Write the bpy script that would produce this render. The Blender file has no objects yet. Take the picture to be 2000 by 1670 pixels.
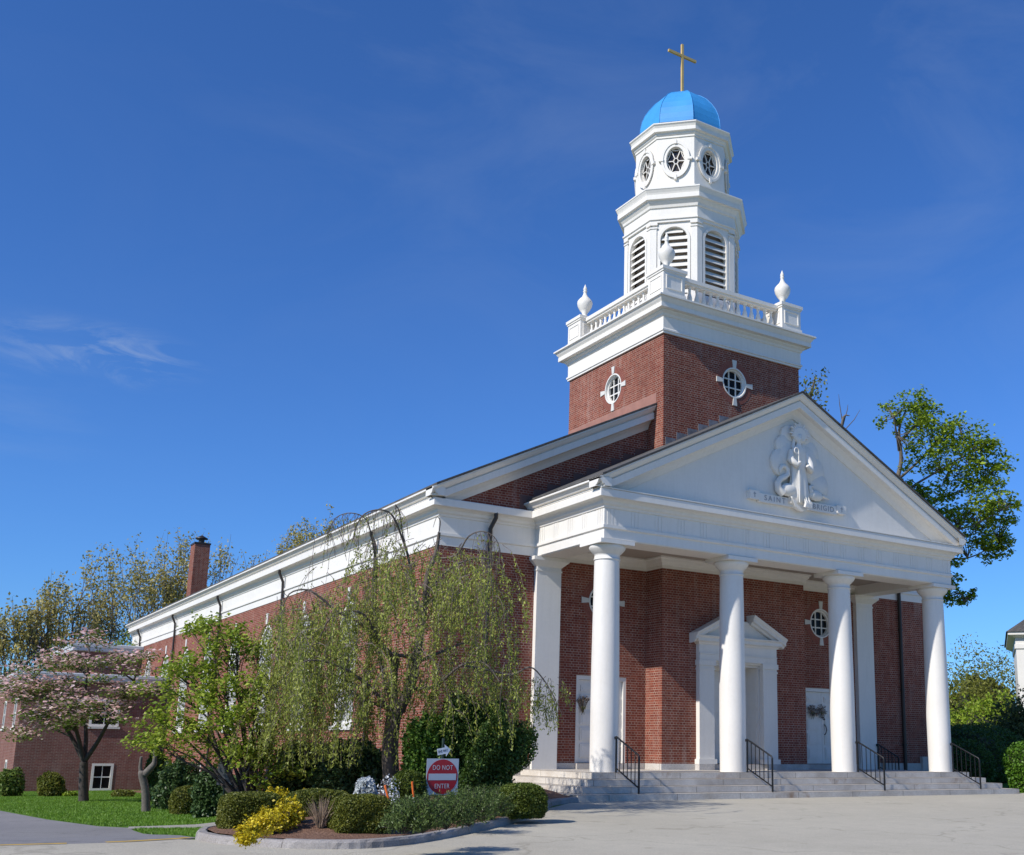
import bpy, bmesh, math, random
import numpy as np
from mathutils import Vector, Matrix
from mathutils.geometry import delaunay_2d_cdt

S = bpy.context.scene
COL = S.collection
R_ = math.radians

# ------------------------------------------------------------------ camera
CAM = Vector((-14.64095, -22.70359, 0.54553))
RT = Vector((0.830667, -0.55663139, 0.0124027))
UP = Vector((-0.12667622, -0.16725451, 0.97774182))
FW = Vector((0.54216738, 0.81374899, 0.20944476))
cd = bpy.data.cameras.new('camera')
cam = bpy.data.objects.new('camera', cd)
COL.objects.link(cam)
m3 = Matrix((RT, UP, -FW)).transposed()
cam.matrix_world = Matrix.Translation(CAM) @ m3.to_4x4()
cd.sensor_width = 36
cd.lens = 38.5237
cd.shift_x = -0.109105
cd.shift_y = 0.084715
cd.clip_start = 0.1
cd.clip_end = 5000
S.camera = cam

# ------------------------------------------------------------------ light
SUN_D = Vector((2.45, 0.36, -1.88)).normalized()      # the way the light travels
sd = bpy.data.lights.new('sun', 'SUN')
sd.energy = 5.0
sd.angle = R_(0.53)
sd.color = (1.0, 0.955, 0.885)
sun = bpy.data.objects.new('sun', sd)
sun.rotation_euler = SUN_D.to_track_quat('-Z', 'Y').to_euler()
sun.location = (-40, -10, 40)
COL.objects.link(sun)

W = bpy.data.worlds.new('World')
S.world = W
W.use_nodes = True
wn, wl = W.node_tree.nodes, W.node_tree.links
wn.clear()
wo = wn.new('ShaderNodeOutputWorld')
bg = wn.new('ShaderNodeBackground')
sky = wn.new('ShaderNodeTexSky')
sky.sky_type = 'NISHITA'
sky.sun_disc = False
sky.sun_elevation = math.asin(-SUN_D.z)
sky.sun_rotation = math.atan2(-SUN_D.x, -SUN_D.y)
sky.air_density = 1.0
sky.dust_density = 0.25
sky.ozone_density = 4.0
bg.inputs['Strength'].default_value = 0.085
# thin cirrus: faint streaks overhead and one small wisp low on the left
tc = wn.new('ShaderNodeTexCoord')
def wnoise(scale, stretch, rot, detail, dist, lo, hi, top):
    mp = wn.new('ShaderNodeMapping')
    mp.inputs['Rotation'].default_value = rot
    mp.inputs['Scale'].default_value = stretch
    nz = wn.new('ShaderNodeTexNoise')
    nz.inputs['Scale'].default_value = scale
    nz.inputs['Detail'].default_value = detail
    nz.inputs['Roughness'].default_value = 0.62
    nz.inputs['Distortion'].default_value = dist
    rp = wn.new('ShaderNodeMapRange')
    rp.inputs['From Min'].default_value = lo
    rp.inputs['From Max'].default_value = hi
    rp.inputs['To Max'].default_value = top
    wl.new(tc.outputs['Generated'], mp.inputs['Vector'])
    wl.new(mp.outputs[0], nz.inputs['Vector'])
    wl.new(nz.outputs['Fac'], rp.inputs['Value'])
    return rp.outputs[0]
def wmath(op, a, b):
    n = wn.new('ShaderNodeMath')
    n.operation = op
    for i, v in enumerate((a, b)):
        if hasattr(v, 'is_linked'):
            wl.new(v, n.inputs[i])
        else:
            n.inputs[i].default_value = v
    return n.outputs[0]
def wnear(direction, r0, r1, flat=1.0):
    """1 near a compass direction in the sky, fading to 0"""
    dt = wn.new('ShaderNodeVectorMath')
    dt.operation = 'DISTANCE'
    nm = wn.new('ShaderNodeVectorMath')
    nm.operation = 'NORMALIZE'
    wl.new(tc.outputs['Generated'], nm.inputs[0])
    sc_ = wn.new('ShaderNodeVectorMath')
    sc_.operation = 'MULTIPLY'
    sc_.inputs[1].default_value = (1, 1, flat)
    wl.new(nm.outputs[0], sc_.inputs[0])
    wl.new(sc_.outputs[0], dt.inputs[0])
    d_ = Vector(direction).normalized()
    dt.inputs[1].default_value = (d_.x, d_.y, d_.z * flat)
    r = wn.new('ShaderNodeMapRange')
    r.interpolation_type = 'SMOOTHSTEP'
    r.inputs['From Min'].default_value = r0
    r.inputs['From Max'].default_value = r1
    r.inputs['To Min'].default_value = 1
    r.inputs['To Max'].default_value = 0
    wl.new(dt.outputs['Value'], r.inputs['Value'])
    return r.outputs[0]
streak = wnoise(1.3, (3.0, 3.0, 6.0), (.9, .5, .2), 9, .8, .46, .80, .09)
high = wmath('MAXIMUM', wnear((.35, .72, .60), .03, .36), wnear((.66, .52, .54), .03, .36))
wisp = wmath('MULTIPLY', wnoise(9.0, (.8, .8, 3.6), (.0, .30, .0), 10, 2.2, .47, .74, .50), wnear((.108, .946, .312), .0, .105, 3.2))
wisp2 = wmath('MULTIPLY', wnoise(3.6, (1.0, 1.0, 9.0), (.05, .1, .0), 8, .4, .42, .80, .12), wnear((.055, .962, .268), .0, .10))
cl = wmath('ADD', wmath('MULTIPLY', streak, wmath('ADD', high, .18)), wmath('ADD', wisp, wisp2))
mx = wn.new('ShaderNodeMix')
mx.data_type = 'RGBA'
mx.inputs['B'].default_value = (6.2, 7.2, 8.4, 1)
wl.new(cl, mx.inputs['Factor'])
hs = wn.new('ShaderNodeHueSaturation')
hs.inputs['Saturation'].default_value = 1.0
tint = wn.new('ShaderNodeMix')
tint.data_type = 'RGBA'
tint.blend_type = 'MULTIPLY'
tint.inputs['Factor'].default_value = 1
tint.inputs['B'].default_value = (0.61, 1.09, 1.79, 1)
wl.new(sky.outputs[0], tint.inputs['A'])
wl.new(tint.outputs['Result'], hs.inputs['Color'])
wl.new(hs.outputs[0], mx.inputs['A'])
wl.new(mx.outputs['Result'], bg.inputs['Color'])
wl.new(bg.outputs[0], wo.inputs['Surface'])

S.view_settings.view_transform = 'Standard'
S.view_settings.look = 'None'
S.view_settings.exposure = 0.0
S.view_settings.gamma = 1.0

# ------------------------------------------------------------------ materials
def newmat(name):
    m = bpy.data.materials.new(name)
    m.use_nodes = True
    nt = m.node_tree
    b = nt.nodes['Principled BSDF']
    return m, nt, b

def N(nt, t, **kw):
    n = nt.nodes.new(t)
    for k, v in kw.items():
        if k in n.inputs:
            n.inputs[k].default_value = v
        else:
            setattr(n, k, v)
    return n

def mixrgb(nt, fac, a, b, mode='MIX'):
    n = nt.nodes.new('ShaderNodeMix')
    n.data_type = 'RGBA'
    n.blend_type = mode
    for sock, v in (('Factor', fac), ('A', a), ('B', b)):
        if hasattr(v, 'is_linked'):
            nt.links.new(v, n.inputs[sock])
        else:
            n.inputs[sock].default_value = v if sock == 'Factor' else (*v, 1)
    return n.outputs['Result']

def noise(nt, vec, scale, detail=4, rough=.55, lo=0.3, hi=0.7, a=0, b=1):
    n = N(nt, 'ShaderNodeTexNoise', Scale=scale, Detail=detail, Roughness=rough)
    if vec is not None:
        nt.links.new(vec, n.inputs['Vector'])
    r = N(nt, 'ShaderNodeMapRange')
    r.inputs['From Min'].default_value = lo
    r.inputs['From Max'].default_value = hi
    r.inputs['To Min'].default_value = a
    r.inputs['To Max'].default_value = b
    nt.links.new(n.outputs['Fac'], r.inputs['Value'])
    return r.outputs[0]

def bump(nt, bsdf, h, strength=.3, dist=.02):
    n = N(nt, 'ShaderNodeBump', Strength=strength, Distance=dist)
    nt.links.new(h, n.inputs['Height'])
    nt.links.new(n.outputs[0], bsdf.inputs['Normal'])

def plain(name, col, rough=.5, metal=0, var=.12, scale=3.0, spec=.5):
    m, nt, b = newmat(name)
    geo = N(nt, 'ShaderNodeNewGeometry')
    f = noise(nt, geo.outputs['Position'], scale, 5)
    d = tuple(c * (1 - var) for c in col)
    nt.links.new(mixrgb(nt, f, d, col), b.inputs['Base Color'])
    b.inputs['Roughness'].default_value = rough
    b.inputs['Metallic'].default_value = metal
    b.inputs['Specular IOR Level'].default_value = spec
    return m

def brickmat(name, c1, c2, mortar, bw=.215, rh=.072, ms=.010, squash=1):
    m, nt, b = newmat(name)
    uv = N(nt, 'ShaderNodeUVMap')
    br = N(nt, 'ShaderNodeTexBrick')
    br.offset = 0.5
    br.squash = squash
    br.squash_frequency = 2
    br.inputs['Scale'].default_value = 1.0
    br.inputs['Brick Width'].default_value = bw
    br.inputs['Row Height'].default_value = rh
    br.inputs['Mortar Size'].default_value = ms
    br.inputs['Mortar Smooth'].default_value = 0.2
    br.inputs['Bias'].default_value = -0.1
    br.inputs['Color1'].default_value = (*c1, 1)
    br.inputs['Color2'].default_value = (*c2, 1)
    br.inputs['Mortar'].default_value = (*mortar, 1)
    nt.links.new(uv.outputs[0], br.inputs['Vector'])
    geo = N(nt, 'ShaderNodeNewGeometry')
    mo = noise(nt, geo.outputs['Position'], 4.5, 4, .7, .36, .64)
    nt.links.new(mixrgb(nt, mo, tuple(.45 * a + .55 * b_ for a, b_ in zip(mortar, c1)), tuple(min(1, a * 1.12) for a in mortar)), br.inputs['Mortar'])
    big = noise(nt, geo.outputs['Position'], .55, 6, .6, .3, .75)
    fine = noise(nt, geo.outputs['Position'], 9, 3, .5, .3, .7)
    col = mixrgb(nt, big, br.outputs['Color'], (.70, .66, .64), 'MULTIPLY')
    st = N(nt, 'ShaderNodeMapping')
    st.inputs['Scale'].default_value = (2.2, 2.2, .35)
    nt.links.new(geo.outputs['Position'], st.inputs['Vector'])
    streak = noise(nt, st.outputs[0], 1.3, 6, .65, .56, .78, 0, .34)
    col = mixrgb(nt, streak, col, (.42, .34, .29))
    col = mixrgb(nt, fine, col, (.80, .82, .84), 'MULTIPLY')
    nt.links.new(col, b.inputs['Base Color'])
    b.inputs['Roughness'].default_value = .85
    b.inputs['Specular IOR Level'].default_value = .2
    inv = N(nt, 'ShaderNodeMath', operation='SUBTRACT')
    inv.inputs[0].default_value = 1
    nt.links.new(br.outputs['Fac'], inv.inputs[1])
    bump(nt, b, inv.outputs[0], .5, .008)
    return m

M = {}
M['brick'] = brickmat('red brick', (.205, .048, .030), (.31, .092, .056), (.47, .36, .285), rh=.068, ms=.0075, squash=.5)
M['brickdark'] = brickmat('annex brick', (.205, .078, .062), (.265, .110, .085), (.36, .285, .24), rh=.068, ms=.0075)
def paint(name, col):
    m, nt, b = newmat(name)
    geo = N(nt, 'ShaderNodeNewGeometry')
    P_ = geo.outputs['Position']
    st = N(nt, 'ShaderNodeMapping')
    st.inputs['Scale'].default_value = (5.0, 5.0, .55)
    nt.links.new(P_, st.inputs['Vector'])
    f1 = noise(nt, st.outputs[0], 1.6, 7, .68, .48, .82, 0, .36)
    f2 = noise(nt, P_, .8, 6, .6, .35, .75)
    f3 = noise(nt, P_, 14, 4, .6, .3, .7)
    c = mixrgb(nt, f2, col, tuple(x * .93 for x in col))
    c = mixrgb(nt, f1, c, (.80, .785, .745), 'MULTIPLY')
    c = mixrgb(nt, f3, c, (.965, .965, .96), 'MULTIPLY')
    nt.links.new(c, b.inputs['Base Color'])
    b.inputs['Roughness'].default_value = .5
    b.inputs['Specular IOR Level'].default_value = .4
    bump(nt, b, f3, .12, .01)
    return m
M['white'] = paint('white paint', (.76, .725, .665))
M['whiteold'] = plain('weathered white paint', (.70, .68, .63), .6, var=.16, scale=5)
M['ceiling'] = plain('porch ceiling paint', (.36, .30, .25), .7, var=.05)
M['glass'] = plain('dark window glass', (.012, .013, .014), .2, var=.3, spec=.10)
M['paleglass'] = plain('pale curtained glass', (.42, .44, .45), .15, var=.35, scale=1.6)
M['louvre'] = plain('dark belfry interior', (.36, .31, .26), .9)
M['dome'] = plain('blue painted dome', (.05, .315, .69), .48, var=.20, scale=1.6)
M['gold'] = plain('gilded metal', (.74, .50, .17), .35, .25, .15)
M['copper'] = plain('copper flashing', (.42, .20, .14), .55, .3, .2)
M['lead'] = plain('lead flashing', (.30, .29, .29), .5, .4, .5, 6)
M['shingle'] = brickmat('dark roof shingle', (.10, .097, .092), (.15, .145, .14), (.05, .05, .05), .30, .14, .006)
M['downspout'] = plain('dark brown metal', (.035, .027, .023), .45, .2, .2)
M['iron'] = plain('black wrought iron', (.012, .012, .014), .42, .3, .2)
M['stone'] = plain('pale cut stone', (.62, .60, .55), .7, var=.1)
M['fascia'] = plain('grey white fascia', (.50, .52, .54), .6, var=.1)
M['steelgrey'] = plain('galvanised back of sign', (.07, .075, .08), .45, .5, .1)
M['greenpost'] = plain('dark green post', (.012, .03, .02), .5)
M['signwhite'] = plain('sign white sheeting', (.58, .60, .62), .45, var=.03)
M['signbright'] = plain('sign bright white', (.85, .85, .85), .4, var=.02)
M['signred'] = plain('sign red', (.48, .012, .022), .4, var=.08)
M['black'] = plain('black lettering', (.01, .01, .01), .5)
M['greyletter'] = plain('grey incised lettering', (.33, .34, .36), .7)
M['orange'] = plain('orange reflector sleeve', (.85, .17, .03), .45, var=.06)
M['yellowpaint'] = plain('yellow road paint', (.62, .38, .02), .7, var=.35, scale=6)
M['shinglegrey'] = brickmat('grey wall shingle', (.155, .17, .195), (.20, .215, .24), (.06, .065, .07), .22, .13, .008)
M['bark'] = plain('grey brown bark', (.15, .122, .098), .9, var=.45, scale=14)
M['barkdark'] = plain('dark bark', (.075, .060, .050), .9, var=.45, scale=14)
M['barkpale'] = plain('pale grey bark', (.17, .145, .12), .9, var=.45, scale=18)
M['twig'] = plain('thin hanging twigs', (.20, .155, .135), .9, var=.3, scale=9)
M['drygrass'] = plain('dry straw stems', (.30, .215, .15), .9, var=.4, scale=12)
M['ribbon'] = plain('olive ribbon', (.10, .10, .03), .6)
M['dryflower'] = plain('dried flowers', (.26, .20, .16), .9, var=.5, scale=20)

def granite(name, col, joints=None):
    m, nt, b = newmat(name)
    geo = N(nt, 'ShaderNodeNewGeometry')
    f1 = noise(nt, geo.outputs['Position'], 60, 3, .6, .35, .65)
    f2 = noise(nt, geo.outputs['Position'], 1.6, 6, .65, .35, .7)
    c = mixrgb(nt, f1, tuple(x * .78 for x in col), tuple(min(1, x * 1.14) for x in col))
    c = mixrgb(nt, f2, c, (.70, .665, .63), 'MULTIPLY')
    f3 = noise(nt, geo.outputs['Position'], .9, 5, .7, .60, .74)
    c = mixrgb(nt, f3, c, (.62, .46, .34), 'MULTIPLY')
    if joints:
        uv = N(nt, 'ShaderNodeUVMap')
        br = N(nt, 'ShaderNodeTexBrick')
        br.offset = .43
        for k, v in (('Scale', 1.0), ('Brick Width', joints[0]), ('Row Height', joints[1]), ('Mortar Size', .010), ('Mortar Smooth', .1)):
            br.inputs[k].default_value = v
        br.inputs['Color1'].default_value = (1, 1, 1, 1)
        br.inputs['Color2'].default_value = (.84, .85, .87, 1)
        br.inputs['Mortar'].default_value = (.45, .43, .40, 1)
        nt.links.new(uv.outputs[0], br.inputs['Vector'])
        c = mixrgb(nt, 1.0, c, br.outputs['Color'], 'MULTIPLY')
    nt.links.new(c, b.inputs['Base Color'])
    b.inputs['Roughness'].default_value = .8
    b.inputs['Specular IOR Level'].default_value = .3
    bump(nt, b, f1, .25, .01)
    return m
M['granite'] = granite('grey granite', (.54, .51, .475))
M['granitestep'] = granite('granite steps', (.68, .63, .555), (1.9, .1525))
M['kerb'] = granite('kerb stone', (.35, .325, .305))

def asphalt(name, col, warm, crack=True, fine=45):
    m, nt, b = newmat(name)
    geo = N(nt, 'ShaderNodeNewGeometry')
    P_ = geo.outputs['Position']
    f1 = noise(nt, P_, fine, 4, .7, .3, .7)
    f2 = noise(nt, P_, .35, 7, .65, .3, .72)
    f3 = noise(nt, P_, 3.5, 5, .6, .35, .7)
    f0 = noise(nt, P_, 160, 2, .6, .3, .7)
    c = mixrgb(nt, f1, tuple(x * .80 for x in col), tuple(x * 1.16 for x in col))
    c = mixrgb(nt, f0, c, (.80, .80, .80), 'MULTIPLY')
    c = mixrgb(nt, f2, c, warm, 'MULTIPLY')
    c = mixrgb(nt, f3, c, (.93, .93, .94), 'MULTIPLY')
    spot = noise(nt, P_, 1.9, 3, .5, .66, .74)
    c = mixrgb(nt, spot, c, (.84, .83, .82), 'MULTIPLY')
    if crack:
        v = N(nt, 'ShaderNodeTexVoronoi', feature='DISTANCE_TO_EDGE', Scale=.22)
        wv = N(nt, 'ShaderNodeTexNoise', Scale=1.1, Detail=6)
        nt.links.new(P_, wv.inputs['Vector'])
        add = N(nt, 'ShaderNodeVectorMath', operation='MULTIPLY_ADD')
        nt.links.new(wv.outputs['Color'], add.inputs[0])
        add.inputs[1].default_value = (1.6, 1.6, 1.6)
        nt.links.new(P_, add.inputs[2])
        nt.links.new(add.outputs[0], v.inputs['Vector'])
        r = N(nt, 'ShaderNodeMapRange')
        r.inputs['From Max'].default_value = .012
        r.inputs['To Min'].default_value = .38
        r.inputs['To Max'].default_value = 0
        nt.links.new(v.outputs['Distance'], r.inputs['Value'])
        c = mixrgb(nt, r.outputs[0], c, (.45, .44, .42), 'MULTIPLY')
    nt.links.new(c, b.inputs['Base Color'])
    b.inputs['Roughness'].default_value = .92
    b.inputs['Specular IOR Level'].default_value = .2
    bump(nt, b, f1, .5, .01)
    return m
M['lot'] = asphalt('pale worn lot surface', (.565, .52, .415), (.86, .85, .84))
M['drive'] = asphalt('grey driveway asphalt', (.285, .275, .27), (.84, .84, .86))
M['walk'] = asphalt('concrete path', (.42, .40, .36), (.9, .9, .88), False)

def groundmat(name, a, c, d, s1=30, s2=1.2):
    m, nt, b = newmat(name)
    geo = N(nt, 'ShaderNodeNewGeometry')
    f1 = noise(nt, geo.outputs['Position'], s1, 5, .7, .3, .7)
    f2 = noise(nt, geo.outputs['Position'], s2, 5, .6, .35, .7)
    col = mixrgb(nt, f1, a, c)
    col = mixrgb(nt, f2, col, d, 'MULTIPLY')
    nt.links.new(col, b.inputs['Base Color'])
    b.inputs['Roughness'].default_value = .95
    b.inputs['Specular IOR Level'].default_value = .1
    bump(nt, b, f1, .8, .03)
    return m
M['ground'] = groundmat('grass soil', (.08, .16, .020), (.13, .24, .03), (.8, .85, .8))
M['mulch'] = groundmat('bark mulch', (.15, .080, .052), (.36, .22, .155), (.75, .72, .7), 26, 2.5)

def leafmat(name, c1, c2, trans=.35, rough=.5):
    m, nt, b = newmat(name)
    geo = N(nt, 'ShaderNodeNewGeometry')
    cr = N(nt, 'ShaderNodeValToRGB')
    cr.color_ramp.elements[0].color = (*c1, 1)
    cr.color_ramp.elements[1].color = (*c2, 1)
    cr.color_ramp.elements[0].position = .1
    cr.color_ramp.elements[1].position = .9
    nt.links.new(geo.outputs['Random Per Island'], cr.inputs['Fac'])
    f2 = noise(nt, geo.outputs['Position'], 1.3, 4, .6, .3, .7)
    c = mixrgb(nt, f2, cr.outputs[0], (.72, .78, .70), 'MULTIPLY')
    nt.links.new(c, b.inputs['Base Color'])
    b.inputs['Roughness'].default_value = rough
    b.inputs['Specular IOR Level'].default_value = .35
    tr = N(nt, 'ShaderNodeBsdfTranslucent')
    nt.links.new(c, tr.inputs['Color'])
    ms = N(nt, 'ShaderNodeMixShader')
    ms.inputs[0].default_value = trans
    nt.links.new(b.outputs[0], ms.inputs[1])
    nt.links.new(tr.outputs[0], ms.inputs[2])
    nt.links.new(ms.outputs[0], nt.nodes['Material Output'].inputs['Surface'])
    return m
M['l_weep'] = leafmat('weeping tree leaves', (.25, .29, .045), (.45, .47, .10))
M['l_lime'] = leafmat('lime green leaves', (.18, .28, .022), (.45, .51, .065))
M['l_dog'] = leafmat('dogwood leaves', (.11, .18, .03), (.24, .30, .06))
M['f_pink'] = leafmat('pink bracts', (.82, .47, .46), (.93, .71, .69))
M['l_back'] = leafmat('sparse spring leaves', (.36, .30, .07), (.58, .47, .16))
M['l_right'] = leafmat('fresh green leaves', (.17, .27, .012), (.40, .50, .05))
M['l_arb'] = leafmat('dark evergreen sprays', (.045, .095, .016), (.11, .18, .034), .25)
M['l_rhodo'] = leafmat('dark glossy leaves', (.045, .090, .026), (.12, .18, .06), .2, .42)
M['l_lowgreen'] = leafmat('green shrub leaves', (.06, .14, .015), (.17, .28, .04), .3)
M['l_yew'] = leafmat('clipped yew needles', (.085, .105, .014), (.22, .22, .03), .2)
M['l_yewbright'] = leafmat('bright clipped hedge leaves', (.075, .11, .013), (.17, .21, .03), .25)
M['l_juni'] = leafmat('juniper sprays', (.055, .095, .020), (.15, .205, .055), .2)
M['l_gold'] = leafmat('golden yellow leaves', (.55, .40, .010), (.80, .62, .03), .25)
M['f_white'] = leafmat('white blossom', (.58, .60, .64), (.82, .82, .84), .2)
M['l_bush'] = leafmat('yellow green bush leaves', (.15, .17, .025), (.26, .26, .05))
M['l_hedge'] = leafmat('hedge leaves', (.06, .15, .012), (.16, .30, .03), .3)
M['l_far'] = leafmat('far wood leaves', (.09, .11, .03), (.18, .18, .06))
M['grass'] = leafmat('lawn grass blades', (.115, .235, .018), (.21, .36, .036), .3)
M['core'] = plain('shaded inner twigs', (.030, .036, .014), .95, var=.4, scale=12)  # shade inside the shrubs, put into a dark colour

# ------------------------------------------------------------------ helpers
def tag(o, label, cat, group=None):
    o['label'] = label
    o['category'] = cat
    if group:
        o['group'] = group
    return o

def empty(name, loc, label, cat, group=None):
    o = bpy.data.objects.new(name, None)
    COL.objects.link(o)
    o.location = loc
    o.empty_display_size = .3
    return tag(o, label, cat, group)

def link(name, me, mat, parent=None, loc=None):
    o = bpy.data.objects.new(name, me)
    COL.objects.link(o)
    if mat is not None and not me.materials:
        me.materials.append(M[mat] if isinstance(mat, str) else mat)
    if parent is not None:
        o.parent = parent
        if parent.type == 'EMPTY':
            o.matrix_parent_inverse = Matrix.Translation(-Vector(parent.location))
    if loc is not None:
        o.location = loc
    return o

def clone(o, parent, loc=None, sub=True):
    c = o.copy()
    COL.objects.link(c)
    inv = o.matrix_parent_inverse.copy()
    c.parent = parent
    c.matrix_parent_inverse = inv
    if loc is not None:
        c.location = loc
    if sub:
        for ch in o.children:
            clone(ch, c)
    return c

class MB:
    def __init__(s):
        s.v = []
        s.f = []
        s.sm = []
    def add(s, vs, fs, smooth=False):
        k = len(s.v)
        s.v += [tuple(v) for v in vs]
        s.f += [tuple(i + k for i in f) for f in fs]
        s.sm += [smooth] * len(fs)
    def box(s, x0, x1, y0, y1, z0, z1):
        s.add([(x0, y0, z0), (x1, y0, z0), (x1, y1, z0), (x0, y1, z0), (x0, y0, z1), (x1, y0, z1), (x1, y1, z1), (x0, y1, z1)],
              [(0, 3, 2, 1), (4, 5, 6, 7), (0, 1, 5, 4), (1, 2, 6, 5), (2, 3, 7, 6), (3, 0, 4, 7)])
        return s
    def obox(s, c, ax, ay, az):
        c, ax, ay, az = Vector(c), Vector(ax), Vector(ay), Vector(az)
        vs = [c + i * ax + j * ay + k * az for k in (-1, 1) for j in (-1, 1) for i in (-1, 1)]
        s.add(vs, [(0, 2, 3, 1), (4, 5, 7, 6), (0, 1, 5, 4), (1, 3, 7, 5), (3, 2, 6, 7), (2, 0, 4, 6)])
        return s
    def bar(s, a, b, w, h=None):
        a, b = Vector(a), Vector(b)
        d = (b - a)
        L = d.length / 2
        d.normalize()
        u = Vector((0, 0, 1)) if abs(d.z) < .95 else Vector((0, 1, 0))
        r = d.cross(u).normalized()
        u = r.cross(d)
        s.obox((a + b) / 2, d * L, r * (w / 2), u * ((h or w) / 2))
        return s
    def prism(s, poly, y0, y1, axis='y'):
        """poly of (a,b); extruded along axis"""
        n = len(poly)
        def mp(a, b, t):
            return (a, t, b) if axis == 'y' else ((t, a, b) if axis == 'x' else (a, b, t))
        vs = [mp(a, b, y0) for a, b in poly] + [mp(a, b, y1) for a, b in poly]
        fs = [tuple(range(n)), tuple(range(2 * n - 1, n - 1, -1))]
        fs += [(i, i + n, (i + 1) % n + n, (i + 1) % n) for i in range(n)]
        s.add(vs, fs)
        return s
    def lathe(s, prof, n, c=(0, 0, 0), smooth=True, phase=0, caps=True, sx=1, sy=1):
        vs = []
        for r, z in prof:
            for k in range(n):
                t = 2 * math.pi * k / n + phase
                vs.append((c[0] + r * math.cos(t) * sx, c[1] + r * math.sin(t) * sy, c[2] + z))
        fs = []
        for j in range(len(prof) - 1):
            for k in range(n):
                k2 = (k + 1) % n
                fs.append((j * n + k, j * n + k2, (j + 1) * n + k2, (j + 1) * n + k))
        s.add(vs, fs, smooth)
        if caps:
            s.add(vs[:n], [tuple(range(n - 1, -1, -1))])
            s.add(vs[-n:], [tuple(range(n))])
        return s
    def sweep(s, path, prof, closed=False, caps=True):
        """path of (x,y); prof of (out,z); outward on the right of travel; mitred"""
        n = len(path)
        def rn(a, b):
            d = Vector((b[0] - a[0], b[1] - a[1])).normalized()
            return Vector((d.y, -d.x))
        offs = []
        for i in range(n):
            if closed or 0 < i < n - 1:
                n1 = rn(path[i - 1], path[i])
                n2 = rn(path[i], path[(i + 1) % n])
                m = (n1 + n2)
                offs.append(m / (m.dot(n1)))
            elif i == 0:
                offs.append(rn(path[0], path[1]))
            else:
                offs.append(rn(path[-2], path[-1]))
        vs = []
        for i in range(n):
            for o, z in prof:
                vs.append((path[i][0] + offs[i].x * o, path[i][1] + offs[i].y * o, z))
        k = len(prof)
        fs = []
        for i in range(n if closed else n - 1):
            j = (i + 1) % n
            for q in range(k - 1):
                fs.append((i * k + q, j * k + q, j * k + q + 1, i * k + q + 1))
        s.add(vs, fs)
        if caps and not closed:
            s.add(vs[:k], [tuple(range(k))])
            s.add(vs[-k:], [tuple(range(k - 1, -1, -1))])
        return s
    def tube(s, pts, rad, n=6, smooth=True, cap=True):
        pts = [Vector(p) for p in pts]
        if not hasattr(rad, '__len__'):
            rad = [rad] * len(pts)
        vs = []
        u = None
        for i, p in enumerate(pts):
            d = (pts[min(i + 1, len(pts) - 1)] - pts[max(i - 1, 0)])
            if d.length < 1e-9:
                d = Vector((0, 0, 1))
            d.normalize()
            if u is None:
                u = d.orthogonal().normalized()
            else:
                u = (u - d * u.dot(d))
                if u.length < 1e-6:
                    u = d.orthogonal()
                u.normalize()
            w = d.cross(u)
            for k in range(n):
                t = 2 * math.pi * k / n
                vs.append(p + (u * math.cos(t) + w * math.sin(t)) * rad[i])
        fs = []
        for i in range(len(pts) - 1):
            for k in range(n):
                k2 = (k + 1) % n
                fs.append((i * n + k, i * n + k2, (i + 1) * n + k2, (i + 1) * n + k))
        s.add(vs, fs, smooth)
        if cap:
            s.add(vs[:n], [tuple(range(n - 1, -1, -1))])
            s.add(vs[-n:], [tuple(range(n))])
        return s
    def plate(s, outline, holes, mp, t, back=True):
        """flat plate with holes; mp(a,b,c): c is the depth inward, 0 to t"""
        pts, edges, loops = [], [], [outline] + holes
        for lp in loops:
            k = len(pts)
            pts += [Vector(p) for p in lp]
            edges += [(k + i, k + (i + 1) % len(lp)) for i in range(len(lp))]
        ov, oe, of, *_ = delaunay_2d_cdt(pts, edges, [], 1, 1e-6)
        def inside(p, lp):
            c = False
            for i in range(len(lp)):
                a, b = lp[i], lp[i - 1]
                if (a[1] > p[1]) != (b[1] > p[1]) and p[0] < (b[0] - a[0]) * (p[1] - a[1]) / (b[1] - a[1]) + a[0]:
                    c = not c
            return c
        ff = []
        for f in of:
            c = sum((ov[i] for i in f), Vector((0, 0))) / len(f)
            if not any(inside(c, h) for h in holes) and inside(c, outline):
                ff.append(tuple(f))
        s.add([mp(p.x, p.y, 0) for p in ov], ff)
        if back:
            s.add([mp(p.x, p.y, t) for p in ov], [f[::-1] for f in ff])
        for lp in loops:
            n = len(lp)
            s.add([mp(a, b, 0) for a, b in lp] + [mp(a, b, t) for a, b in lp],
                  [(i, (i + 1) % n, (i + 1) % n + n, i + n) for i in range(n)])
        return s
    def mesh(s, name, recalc=True):
        me = bpy.data.meshes.new(name)
        me.from_pydata(s.v, [], s.f)
        me.polygons.foreach_set('use_smooth', s.sm)
        if recalc:
            bm = bmesh.new()
            bm.from_mesh(me)
            bmesh.ops.recalc_face_normals(bm, faces=bm.faces)
            bm.to_mesh(me)
            bm.free()
        me.update()
        uv = me.uv_layers.new(name='UVMap')
        nv = len(me.vertices)
        co = np.empty(nv * 3)
        me.vertices.foreach_get('co', co)
        co = co.reshape(-1, 3)
        li = np.empty(len(me.loops), dtype=np.int32)
        me.loops.foreach_get('vertex_index', li)
        nr = np.empty(len(me.polygons) * 3)
        me.polygons.foreach_get('normal', nr)
        nr = np.abs(nr.reshape(-1, 3))
        ls = np.empty(len(me.polygons), dtype=np.int32)
        me.polygons.foreach_get('loop_total', ls)
        pn = np.repeat(nr, ls, axis=0)
        p = co[li]
        isz = (pn[:, 2] > .75)
        isx = ~isz & (pn[:, 0] >= pn[:, 1])
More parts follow.
